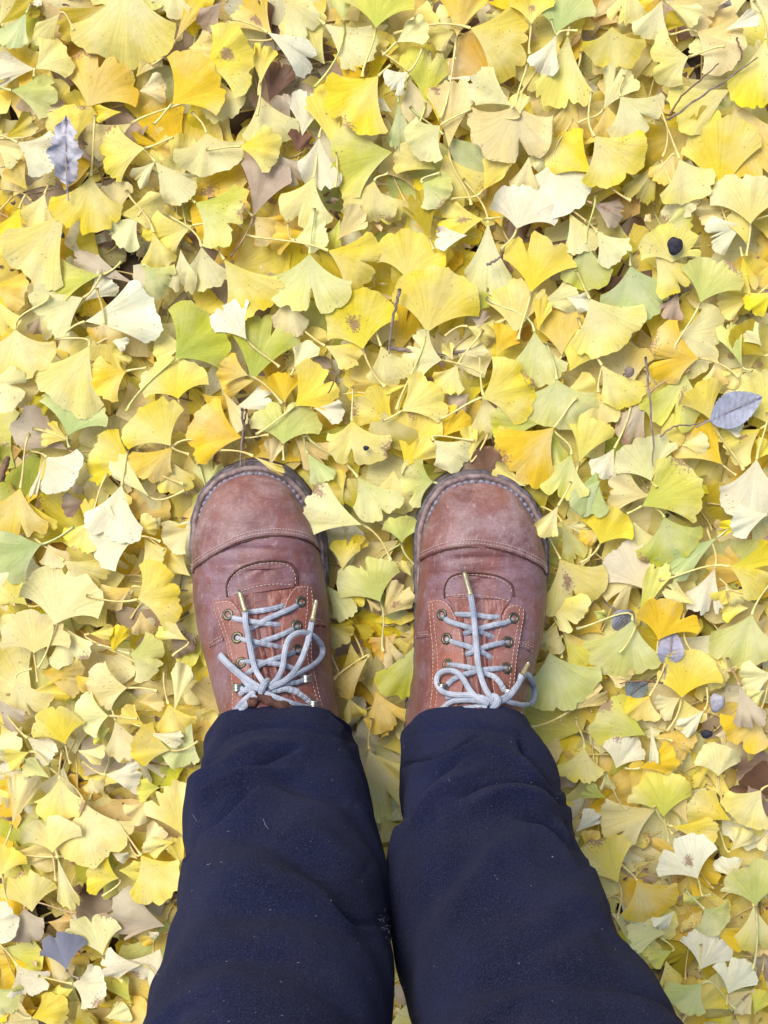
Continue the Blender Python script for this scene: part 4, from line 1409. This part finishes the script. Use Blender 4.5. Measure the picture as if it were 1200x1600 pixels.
# photo outlines of the welts: (row, left, right), then heel rows in metres (y, xl, xr)
OUT_L = [(727.5, 394, 400), (728.5, 384, 411), (731, 372, 423), (736, 356, 436), (745, 339, 452), (758, 324, 466), (775, 312, 479), (797, 303, 491), (820, 299, 499), (845, 297, 504), (880, 299, 508), (930, 304, 510), (1000, 320, 512), (1050, 335, 516), (1100, 351, 522)]
OUT_R = [(740.5, 742, 749), (741.5, 731, 761), (744, 717, 775), (749, 702, 789), (758, 688, 806), (770, 677, 820), (787, 666, 834), (807, 657, 845), (830, 652, 852), (855, 650, 856), (885, 651, 857), (940, 652, 852), (1000, 652, 840), (1050, 650, 826), (1085, 645, 816), (1115, 640, 812)]
def xw(px, py): return float(P(px, py, .026)[0])
hl = xw(351, 1100), xw(522, 1100)
BL = Boot(OUT_L, [(-.155, hl[0] + .003, hl[1] + .002), (-.20, hl[0] + .004, hl[1] + .004), (-.23, hl[0] + .008, hl[1]), (-.25, hl[0] + .018, hl[1] - .010), (-.258, hl[0] + .030, hl[1] - .022), (-.260, hl[0] + .040, hl[1] - .034)])
hr = xw(640, 1115), xw(812, 1115)
BR = Boot(OUT_R, [(-.155, hr[0] - .001, hr[1] - .001), (-.20, hr[0] - .002, hr[1] - .003), (-.23, hr[0] + .003, hr[1] - .006), (-.25, hr[0] + .015, hr[1] - .016), (-.258, hr[0] + .028, hr[1] - .028), (-.260, hr[0] + .040, hr[1] - .038)])

# everything below is traced at 4x in frames whose corners are (270,900) for the left and (610,900) for the right boot
TL = dict(
    cap=[(303, 893), (306, 885), (330, 868), (365, 849), (400, 838), (440, 835), (475, 841), (493, 853), (498, 862)],
    tng_l=[(345, 120), (400, 200), (440, 300), (470, 450), (490, 600), (480, 800), (400, 900)],
    tng_r=[(760, 80), (720, 160), (700, 300), (700, 450), (710, 600), (740, 720), (800, 880)],
    vp_l=[(345, 130), (338, 90), (345, 50), (375, 0), (420, -40)], vp_r=[(760, 70), (770, 30), (765, -20), (740, -50), (700, -78)],
    fl_o=[(262, 158), (250, 200), (285, 300), (325, 410), (350, 540), (362, 660), (372, 780), (352, 890)], fl_i=[(345, 152), (392, 180), (432, 250), (450, 340), (462, 440), (480, 560), (500, 680), (430, 890)],
    fr_o=[(848, 62), (882, 110), (886, 240), (868, 370), (866, 480), (888, 620), (915, 740), (940, 850)], fr_i=[(770, 66), (722, 130), (692, 210), (680, 330), (680, 450), (692, 580), (725, 700), (800, 850)],
    st=[([(258, 200), (272, 168), (340, 160), (382, 184), (420, 250)], .0033), ([(256, 205), (292, 300), (332, 410), (356, 540), (372, 690), (372, 850)], .0033), ([(282, 195), (312, 290), (350, 400), (376, 530), (392, 640)], .0033),
        ([(870, 75), (790, 68), (742, 105), (706, 180), (692, 240)], .0033), ([(690, 350), (690, 460), (702, 600)], .0033), ([(842, 80), (842, 200), (830, 330), (850, 560), (888, 720), (920, 820)], .0033), ([(868, 90), (876, 210), (866, 440), (872, 540), (905, 700), (936, 820)], .0033),
        ([(350, 120), (345, 70), (372, 10), (430, -40), (540, -75), (650, -82), (720, -65), (762, -15), (768, 50)], .0016), ([(352, 125), (440, 90), (560, 58), (650, 50), (755, 55)], .0016),
        ([(230, 420), (265, 395), (310, 370)], .0012), ([(238, 435), (275, 410), (318, 388)], .0012), ([(888, 270), (915, 272), (942, 282)], .0012), ([(888, 284), (915, 288), (942, 298)], .0012)],
    vedge=[(338, 130), (336, 60), (362, 2), (430, -54), (540, -88), (660, -96), (740, -74), (776, -10), (776, 60)],
    side=[[(232, 440), (275, 418), (322, 395)], [(880, 300), (915, 304), (950, 312)]],
    eye=[(345, 242), (402, 385), (427, 543), (800, 160), (776, 310), (783, 462)],
    hook=[((425, 690), -1), ((335, 880), -1), ((815, 635), 1), ((862, 795), 1)],
    lace=[([(440, 232), (470, 226), (560, 215), (640, 200), (712, 180)], [.001, .0035, .0035, .003, .0]), ([(805, 168), (740, 205), (680, 230), (580, 275), (485, 335)], [.001, .0065, .005, .0055, -.001]),
          ([(343, 250), (400, 268), (480, 282), (580, 297), (690, 308)], [.001, .006, .0065, .0035, -.001]), ([(778, 318), (720, 350), (650, 380), (560, 412), (500, 450)], [.001, .006, .005, .0055, -.001]),
          ([(400, 388), (450, 400), (530, 415), (600, 430), (678, 448)], [.001, .006, .0065, .0035, -.001]), ([(790, 470), (740, 485), (680, 505), (560, 550), (450, 622)], [.001, .0065, .006, .0065, .002]),
          ([(425, 540), (490, 536), (560, 540), (640, 548), (710, 562), (770, 590), (815, 628)], [.001, .006, .0055, .005, .006, .007, .006]), ([(822, 650), (770, 668), (700, 672), (640, 684), (580, 700)], [.006, .0075, .009, .009, .008]),
          ([(700, 705), (760, 722), (820, 755), (858, 790)], [.008, .009, .0085, .007]), ([(570, 705), (500, 712), (450, 715), (425, 700)], [.008, .008, .0075, .006]),
          ([(420, 740), (470, 700), (520, 690)], [.006, .008, .009]),
          ([(510, 725), (450, 775), (400, 830), (345, 900)], [.009, .009, .008, .006]), ([(520, 750), (465, 800), (420, 850), (380, 905)], [.009, .008, .007, .006]), ([(575, 730), (660, 765), (760, 800), (870, 830)], [.0095, .0085, .008, .006]),
          ([(590, 712), (650, 716), (720, 704), (780, 720)], [.008, .0075, .0085, .009])],
    loops=[([(452, 205), (455, 290), (470, 370), (490, 480), (515, 580), (570, 672), (590, 700)], [.010, .0115, .0125, .012, .011, .0105, .010]),
           ([(872, 275), (855, 360), (835, 440), (795, 540), (745, 615), (680, 665), (600, 700)], [.013, .0145, .0155, .014, .013, .0115, .010]),
           ([(600, 690), (650, 645), (685, 570), (700, 470), (725, 395), (775, 358), (840, 355), (895, 388), (935, 445), (925, 510), (860, 568), (770, 612), (690, 665), (600, 705)], [.010, .0115, .013, .014, .0145, .015, .014, .012, .0105, .0105, .0115, .0125, .0125, .0105]),
           ([(296, 490), (350, 548), (420, 610), (480, 655), (550, 700)], [.009, .0115, .0125, .012, .010]), ([(292, 498), (350, 560), (430, 632), (480, 690), (560, 712)], [.006, .0085, .0095, .0095, .0095])],
    knot=[(598, 648), (575, 672), (560, 698), (548, 735)], knot_of=[.011, .0145, .0145, .011],
    aglet=[([(413, 88), (452, 222)], [.0115, .0115]), ([(897, 150), (870, 285)], [.0125, .0145])],
    roll=[(482, 765), (500, 790), (520, 762), (580, 770), (640, 800), (700, 815), (770, 840)])
TR = dict(
    cap=[(651, 884), (654, 876), (675, 864), (705, 855), (745, 852), (785, 858), (820, 870), (845, 884), (852, 896)],
    tng_l=[(345, 130), (400, 200), (430, 300), (450, 450), (455, 600), (430, 760), (400, 900)],
    tng_r=[(750, 150), (700, 220), (690, 300), (670, 400), (655, 520), (660, 700), (720, 900)],
    vp_l=[(345, 130), (342, 80), (358, 35), (395, 0), (440, -15)], vp_r=[(755, 150), (770, 100), (755, 50), (720, 20), (680, -2)],
    fl_o=[(238, 150), (228, 200), (238, 320), (250, 450), (252, 600), (245, 740), (225, 880)], fl_i=[(335, 156), (372, 192), (412, 255), (440, 340), (460, 450), (464, 560), (455, 690), (400, 870)],
    fr_o=[(822, 190), (838, 240), (820, 350), (795, 480), (785, 620), (788, 740), (800, 880)], fr_i=[(755, 180), (715, 215), (690, 300), (660, 400), (642, 500), (634, 600), (648, 720), (720, 890)],
    st=[([(232, 165), (300, 152), (345, 172), (378, 210), (412, 290), (440, 400), (456, 500)], .0033), ([(240, 180), (252, 330), (265, 470), (264, 620), (258, 740), (240, 870)], .0033), ([(262, 172), (276, 330), (292, 470), (294, 620), (290, 740), (272, 860)], .0033),
        ([(820, 195), (765, 186), (722, 222), (700, 300), (672, 380), (655, 450)], .0033), ([(640, 620), (645, 700), (655, 760)], .0033), ([(832, 205), (830, 260), (810, 380), (790, 500), (775, 640), (765, 760), (770, 840)], .0033), ([(808, 205), (800, 290), (780, 400), (762, 520), (750, 640), (742, 740)], .0033),
        ([(348, 130), (350, 70), (385, 15), (470, -8), (580, -4), (680, 20), (745, 65), (760, 120)], .0016), ([(350, 122), (440, 116), (540, 120), (640, 132), (745, 155)], .0016),
        ([(172, 352), (205, 350), (242, 350)], .0012), ([(172, 366), (205, 364), (244, 364)], .0012), ([(805, 405), (840, 422), (882, 442)], .0012), ([(803, 418), (838, 434), (878, 455)], .0012)],
    vedge=[(338, 140), (340, 65), (380, 4), (470, -20), (590, -16), (690, 8), (758, 55), (774, 130)],
    side=[[(165, 384), (205, 380), (246, 376)], [(800, 432), (838, 448), (880, 468)]],
    eye=[(322, 242), (350, 392), (357, 552), (770, 262), (735, 413), (725, 577)],
    hook=[((345, 690), -1), ((305, 850), -1), ((718, 722), 1), ((768, 872), 1)],
    lace=[([(405, 240), (440, 240), (540, 245), (620, 256), (700, 258)], [.001, .0035, .0035, .003, .0]), ([(320, 240), (355, 275), (400, 295), (500, 325), (650, 388)], [.001, .0065, .0065, .005, -.001]), ([(772, 268), (720, 292), (650, 305), (540, 335), (450, 365)], [.001, .0065, .006, .0065, -.001]),
          ([(352, 398), (400, 415), (470, 435), (560, 470), (645, 520)], [.001, .0065, .006, .005, -.001]), ([(735, 415), (690, 420), (620, 435), (540, 465), (465, 495)], [.001, .0065, .006, .0065, -.001]),
          ([(360, 555), (420, 560), (480, 570), (540, 582)], [.001, .006, .005, .003]), ([(728, 577), (670, 580), (600, 585), (500, 606), (430, 628), (390, 650), (358, 680)], [.001, .006, .0065, .0065, .0065, .007, .006]),
          ([(585, 608), (640, 625), (680, 660), (712, 715)], [.005, .007, .008, .007]),
          ([(620, 800), (540, 780), (460, 776), (380, 788), (312, 842)], [.009, .009, .009, .0085, .007]), ([(600, 825), (530, 822), (460, 832), (400, 855), (350, 880)], [.009, .0085, .0085, .008, .006]), ([(665, 815), (710, 855), (775, 905)], [.010, .0095, .007]),
          ([(600, 790), (500, 745), (420, 748), (350, 760)], [.008, .0085, .008, .007])],
    loops=[([(500, 112), (515, 200), (528, 320), (538, 440), (550, 560), (580, 670), (615, 740), (650, 785)], [.0115, .012, .0125, .013, .0125, .012, .011, .010]),
           ([(640, 795), (580, 765), (500, 748), (400, 742), (325, 722), (288, 665), (305, 610), (360, 590), (420, 605), (460, 650), (495, 710), (540, 760), (610, 800)], [.010, .0115, .012, .0125, .013, .013, .0125, .0125, .0125, .013, .013, .0125, .011]),
           ([(820, 615), (805, 665), (770, 720), (730, 765), (665, 795)], [.013, .0145, .014, .012, .010]),
           ([(660, 780), (720, 755), (780, 700), (815, 650), (845, 612), (880, 645), (900, 720), (888, 780), (840, 806), (770, 796), (710, 778), (660, 788)], [.010, .0115, .012, .012, .0115, .0105, .0095, .009, .0095, .010, .0105, .010])],
    knot=[(632, 745), (662, 760), (668, 795), (630, 832)], knot_of=[.011, .0145, .0145, .0105],
    aglet=[([(457, -38), (500, 118)], [.012, .0115]), ([(862, 545), (820, 622)], [.012, .0135])],
    roll=[(445, 890), (480, 850), (540, 845), (600, 862), (560, 880), (520, 885), (560, 905)])

# body: hips, legs and feet as one skinned figure inside the clothes
def body():
    J = {'pelvis': (0.0, -.40, .92, .13, .10), 'lh': (-.09, -.40, .86, .095, .095), 'rh': (.09, -.40, .86, .095, .095),
         'lk': (-.10, -.335, .50, .055, .055), 'rk': (.11, -.335, .50, .055, .055), 'lc': (-.095, -.28, .32, .05, .05), 'rc': (.095, -.28, .32, .05, .05),
         'la': (-.083, -.215, .10, .030, .032), 'ra': (.070, -.215, .10, .030, .032), 'lf': (-.09, -.09, .040, .026, .012), 'rf': (.072, -.09, .040, .026, .012),
         'lt': (-.095, -.03, .036, .024, .008), 'rt': (.074, -.035, .036, .024, .008), 'wa': (0, -.41, 1.03, .12, .09)}
    ks = list(J); E = [('pelvis', 'lh'), ('pelvis', 'rh'), ('lh', 'lk'), ('rh', 'rk'), ('lk', 'lc'), ('rk', 'rc'), ('lc', 'la'), ('rc', 'ra'), ('la', 'lf'), ('ra', 'rf'), ('lf', 'lt'), ('rf', 'rt'), ('pelvis', 'wa')]
    me = bpy.data.meshes.new('person'); me.from_pydata([J[k][:3] for k in ks], [(ks.index(a), ks.index(b)) for a, b in E], [])
    o = bpy.data.objects.new('person', me); C.objects.link(o)
    md = o.modifiers.new('skin', 'SKIN')
    for i, k in enumerate(ks): me.skin_vertices[0].data[i].radius = J[k][3:5]; me.skin_vertices[0].data[i].use_root = (k == 'pelvis')
    o.modifiers.new('sub', 'SUBSURF').levels = 2
    dg = bpy.context.evaluated_depsgraph_get(); ev = o.evaluated_get(dg); m2 = bpy.data.meshes.new_from_object(ev)
    o.modifiers.clear(); o.data = m2; m2.name = 'person'; m2.materials.clear(); m2.materials.append(M['skin'])
    m2.polygons.foreach_set('use_smooth', np.ones(len(m2.polygons), dtype=bool))
    return o
person = body()
tag(person, 'person standing upright in navy trousers and worn brown leather lace-up boots, on the leaves', 'person')
bootL = make_boot(person, BL, TL, 270, 900, 'left boot in the photo, smooth reddish brown toe, bow leaning to the right', 1)
bootR = make_boot(person, BR, TR, 610, 900, 'right boot in the photo, dustier toe with small crack, lace end laid straight up', 2)

# ---- trousers
LL = [(1100, 350), (1150, 330), (1200, 308), (1230, 293), (1250, 289), (1290, 287), (1330, 291), (1350, 291), (1390, 284), (1450, 266), (1520, 245), (1590, 223), (1700, 190), (1850, 145)]
LR = [(1100, 520), (1130, 545), (1165, 553), (1200, 563), (1230, 574), (1290, 589), (1350, 600), (1420, 609), (1500, 613), (1600, 611), (1700, 608), (1850, 600)]
RL = [(1100, 650), (1130, 642), (1160, 628), (1200, 621), (1230, 626), (1260, 631), (1285, 626), (1310, 615), (1340, 606), (1400, 603), (1480, 611), (1560, 634), (1600, 650), (1700, 672), (1850, 690)]
RR = [(1100, 800), (1130, 832), (1165, 857), (1200, 872), (1235, 876), (1270, 892), (1330, 912), (1390, 935), (1450, 969), (1510, 1008), (1570, 1045), (1600, 1065), (1700, 1120), (1850, 1200)]
def leg(SL, SR, sgn, valleys, ridges, hemtilt, seed):
    rg = np.random.default_rng(seed)
    nt_, na = 340, 260
    th = np.linspace(0, 2 * math.pi, na, endpoint=False)          # 90 deg = front
    zc = np.r_[np.linspace(.064, .40, 300), np.linspace(.412, .90, 40)]
    par = []
    for z in zc:
        t = z - .064
        yc = -.2 - .30 * min(t, .45) - .10 * max(t - .45, 0)
        til = hemtilt * (1 - smoothstep(.0, .20, t))
        b = float(np.interp(z, [.064, .10, .2, .34, .5, .7, .9], [.072, .076, .084, .088, .090, .105, .12]))
        px, py, dep = proj(np.array([0, yc, z]))
        xl = (np.interp(py, [q[0] for q in SL], [q[1] for q in SL]) - 600) / FPX * dep
        xr = (np.interp(py, [q[0] for q in SR], [q[1] for q in SR]) - 600) / FPX * dep
        par.append([z, yc, til, b, xl, xr, .62 + .30 * float(smoothstep(0, .12, t))])
    par = np.array(par)
    co, si = np.cos(th), np.sin(th)
    hs_ = 1.0 if sgn < 0 else .15
    def rings():
        z, yc, til, b, xl, xr, ex = [q[:, None] for q in par.T]
        k = smoothstep(.34, .55, z); hx = np.interp(z, [.34, .5, .7, .9], [.088, .092, .098, .10]); cx = sgn * .098
        L_ = xl * (1 - k) + (cx - hx) * k; R_ = xr * (1 - k) + (cx + hx) * k
        c, a = (L_ + R_) / 2, (R_ - L_) / 2
        return np.stack([c + a * np.sign(co) * np.abs(co) ** ex, yc + b * np.sign(si) * np.abs(si) ** ex, z + til * si + (-hs_ * .011 * co + .0030 * np.sin(3 * th + sgn) + .0018 * np.sin(5 * th + 2 * sgn)) * np.exp(-(z - .064) / .035)], -1)
    NB = 150; pyc = 1093 + 5 * np.arange(NB)
    for it in range(12):
        V = rings(); px, py, dep = proj(V)
        bins = ((py - 1090) / 5).astype(int); ok = (bins >= 0) & (bins < NB)
        ri = np.broadcast_to(np.arange(len(par))[:, None], px.shape)
        for side, col, tab in ((0, 4, SL), (1, 5, SR)):
            v = (-px if side == 0 else px)
            best = np.full(NB, -1e9); own = np.zeros(NB, int)
            o_ = np.argsort(v[ok]); bb = bins[ok][o_]; best[bb] = v[ok][o_]; own[bb] = ri[ok][o_]
            good = best > -1e8
            sil = -best if side == 0 else best
            err = np.interp(pyc, [q[0] for q in tab], [q[1] for q in tab]) - sil
            o2_ = own[good]; e2 = err[good]
            num = np.bincount(o2_, e2, len(par)); den = np.bincount(o2_, minlength=len(par)); has = den > 0
            e_r = np.interp(np.arange(len(par)), np.nonzero(has)[0], num[has] / den[has])
            kk = np.hanning(33)[1:-1]; kk /= kk.sum(); e_r = np.convolve(np.pad(e_r, 15, 'edge'), kk, 'valid')
            par[:, col] += .6 * e_r / FPX * dep.mean(1)
    V = rings()
    # normals
    du = np.roll(V, -1, 1) - np.roll(V, 1, 1); dv = np.gradient(V, axis=0)
    nn = np.cross(du, dv); nn /= np.linalg.norm(nn, axis=2)[..., None] + 1e-9
    cen = V.mean(1)[:, None]; sg = np.sign(((V - cen) * nn).sum(2)); nn *= sg[..., None]
    px, py, _ = proj(V)
    front = smoothstep(-.25, .35, np.sin(th))[None, :]
    disp = np.zeros(px.shape)
    def dist(poly):
        q = catmull(poly, 40); best = np.full(px.shape, 1e9); tp = np.zeros(px.shape); sd = np.ones(px.shape)
        for i in range(len(q) - 1):
            a, b = q[i], q[i + 1]; ab = b - a; L2 = ab @ ab + 1e-9
            u = np.clip(((px - a[0]) * ab[0] + (py - a[1]) * ab[1]) / L2, 0, 1)
            ex, ey = px - a[0] - u * ab[0], py - a[1] - u * ab[1]
            dd = np.hypot(ex, ey); m = dd < best
            best = np.where(m, dd, best); tp = np.where(m, (i + u) / (len(q) - 1), tp); sd = np.where(m, ey, sd)
        return best, tp, sd
    for poly, wd, dp in valleys:
        d_, t_, s_ = dist(poly); env = np.sin(np.clip(t_, .02, .98) * math.pi) ** .5
        disp -= 2.0 * dp * np.exp(-(d_ / wd) ** 2) * env
        disp += 1.8 * dp * smoothstep(-.3, 1.0, s_ / wd) * np.exp(-(d_ / (3.6 * wd)) ** 2) * env * (1 if wd < 12 else .4)
    for poly, wd, dp in ridges:
        d_, t_, s_ = dist(poly); disp += 2.2 * dp * np.exp(-(d_ / wd) ** 2) * np.sin(np.clip(t_, .02, .98) * math.pi) ** .5
    disp = disp * front
    # gentle drape everywhere
    ZZ = V[..., 2]; TH = th[None, :]
    disp += .0016 * np.sin(TH * 3 + ZZ * 30 + seed) * np.sin(ZZ * 38 + TH) + .0010 * np.sin(TH * 7 - ZZ * 60) + .0007 * np.sin(TH * 5 + ZZ * 140 + 2 * np.sin(TH * 2))
    hem = np.exp(-((np.arange(nt_) / 4.0)[:, None]) ** 2); disp += .0004 * hem
    V = V + nn * disp[..., None]
    # hem: thickness, turned inside
    inner = [V[0] - nn[0] * .0006 + [0, 0, -.0012], V[0] - nn[0] * .0022 + [0, 0, -.0010], V[1] - nn[1] * .0034, V[22] - nn[22] * .0036]
    allv = np.concatenate([np.array(inner)[::-1], V], 0)
    return allv, na
sc_ = lambda pts, o_, s_: [(x / s_ + o_[0], y / s_ + o_[1]) for x, y in pts]
a5 = lambda pts: sc_(pts, (200, 1080), 2.727)
a6 = lambda pts: sc_(pts, (580, 1080), 2.4)
VL = [(a5([(370, 250), (430, 175), (560, 148), (760, 160), (945, 215)]), 6, .0016), (a5([(262, 700), (285, 600), (330, 440), (440, 385), (600, 300), (720, 250)]), 6, .0055),
      (a5([(300, 615), (400, 530), (530, 420)]), 7, .003), (a5([(420, 600), (640, 640), (860, 780), (1060, 960)]), 26, .0045), (a5([(560, 330), (760, 420), (960, 470)]), 16, .003),
      (a5([(300, 950), (600, 930), (900, 1000), (1090, 1060)]), 24, .0030), (a5([(860, 900), (960, 960), (1080, 1000)]), 6, .0018), (a5([(150, 1180), (450, 1130), (800, 1180)]), 22, .0028),
      (a5([(880, 90), (930, 150), (955, 220)]), 5, .003), (a5([(245, 380), (300, 330), (380, 290)]), 6, .002)]
RLf = [(a5([(300, 560), (360, 450), (520, 380), (720, 330)]), 8, .003), (a5([(400, 320), (560, 240), (800, 240)]), 12, .003), (a5([(600, 560), (800, 640), (1000, 780)]), 26, .0035), (a5([(250, 780), (520, 780), (820, 880)]), 26, .003)]
VR = [(a6([(115, 285), (200, 268), (300, 240), (400, 170)]), 5, .004), (a6([(330, 395), (440, 355), (600, 362), (720, 430)]), 6, .0045), (a6([(122, 500), (170, 420), (260, 330), (340, 265)]), 7, .0045),
      (a6([(560, 160), (600, 270), (695, 375)]), 6, .004), (a6([(560, 470), (660, 505), (730, 570), (800, 660)]), 8, .004), (a6([(740, 480), (760, 540), (790, 620)]), 6, .003),
      (a6([(150, 170), (330, 130), (560, 160)]), 6, .0012), (a6([(120, 950), (240, 760), (420, 600)]), 22, .003), (a6([(560, 1000), (800, 860), (960, 960)]), 26, .003), (a6([(300, 1150), (600, 1080), (900, 1120)]), 22, .003)]
RRf = [(a6([(350, 440), (520, 400), (700, 450)]), 9, .003), (a6([(160, 520), (260, 400), (420, 290)]), 9, .003), (a6([(250, 900), (450, 640), (620, 560)]), 26, .0035), (a6([(600, 900), (760, 820), (900, 860)]), 30, .003), (a6([(420, 200), (520, 250), (640, 380)]), 8, .0025)]
A = Acc()
for SL, SR, sg, v_, r_, ht, sd in ((LL, LR, -1, VL, RLf, .056, 1), (RL, RR, 1, VR, RRf, .056, 2)):
    AV, na = leg(SL, SR, sg, v_, r_, ht, sd); n0 = AV.shape[0]
    A.add(AV.reshape(-1, 3), grid_faces(n0, na, True))
# hips: closes both legs together up to the waistband
th = np.linspace(0, 2 * math.pi, 72, endpoint=False); rows = []
for z, a, b in ((.80, .165, .112), (.83, .190, .122), (.88, .200, .130), (.94, .192, .125), (1.0, .172, .115), (1.03, .168, .112), (1.032, .08, .05), (1.033, .002, .002)):
    rows.append(np.stack([a * np.cos(th), -.405 + b * np.sin(th), np.full(72, z)], -1))
A.add(np.array(rows).reshape(-1, 3), grid_faces(len(rows), 72, True))
tro = A.build('trousers', M['fabric'], person)
# stray fluff caught on the cloth
from mathutils.bvhtree import BVHTree
bv = BVHTree.FromPolygons([tuple(v.co) for v in tro.data.vertices], [tuple(p.vertices) for p in tro.data.polygons])
def cloth_pt(px, py, off=.0006):
    d = P(px, py, 0.0) - P(px, py, 1.0); d = Vector(d).normalized()
    h = bv.ray_cast(Vector((0, CAM_Y, CAM_H)), d)
    return None if h[0] is None else np.array(h[0] + h[1] * (off if h[1].dot(d) < 0 else -off))
rg = np.random.default_rng(11); A = Acc()
fl = [((412, 1280), (420, 1296)), ((302, 1273), (308, 1284)), ((700, 1218), (702, 1222)), ((682, 1206), (683, 1208)), ((520, 1218), (517, 1220)), ((324, 1352), (330, 1350))]
for _ in range(60):
    x, y = rg.uniform(230, 1040), rg.uniform(1130, 1598); a = rg.uniform(0, 6.28); L = rg.uniform(.8, 2.6)
    fl.append(((x, y), (x + L * math.cos(a), y + L * math.sin(a))))
for _ in range(32):
    x, y = rg.normal(602, 5), rg.normal(1446, 14); a = rg.uniform(0, 6.28); L = rg.uniform(1, 5)
    fl.append(((x, y), (x + L * math.cos(a), y + L * math.sin(a))))
for (a, b) in fl:
    pa, pb = cloth_pt(*a), cloth_pt(*b)
    if pa is None or pb is None or np.linalg.norm(pa - pb) > .02: continue
    mid = (pa + pb) / 2 + [rg.normal(0, .0006), 0, .0004]
    V2, F2, u2 = tube(np.array([pa, mid, pb]), rg.uniform(.00005, .00011), 4); A.add(V2, F2, u2)
lo = A.build('lint', M['lint'], tro); lo['kind'] = 'stuff'
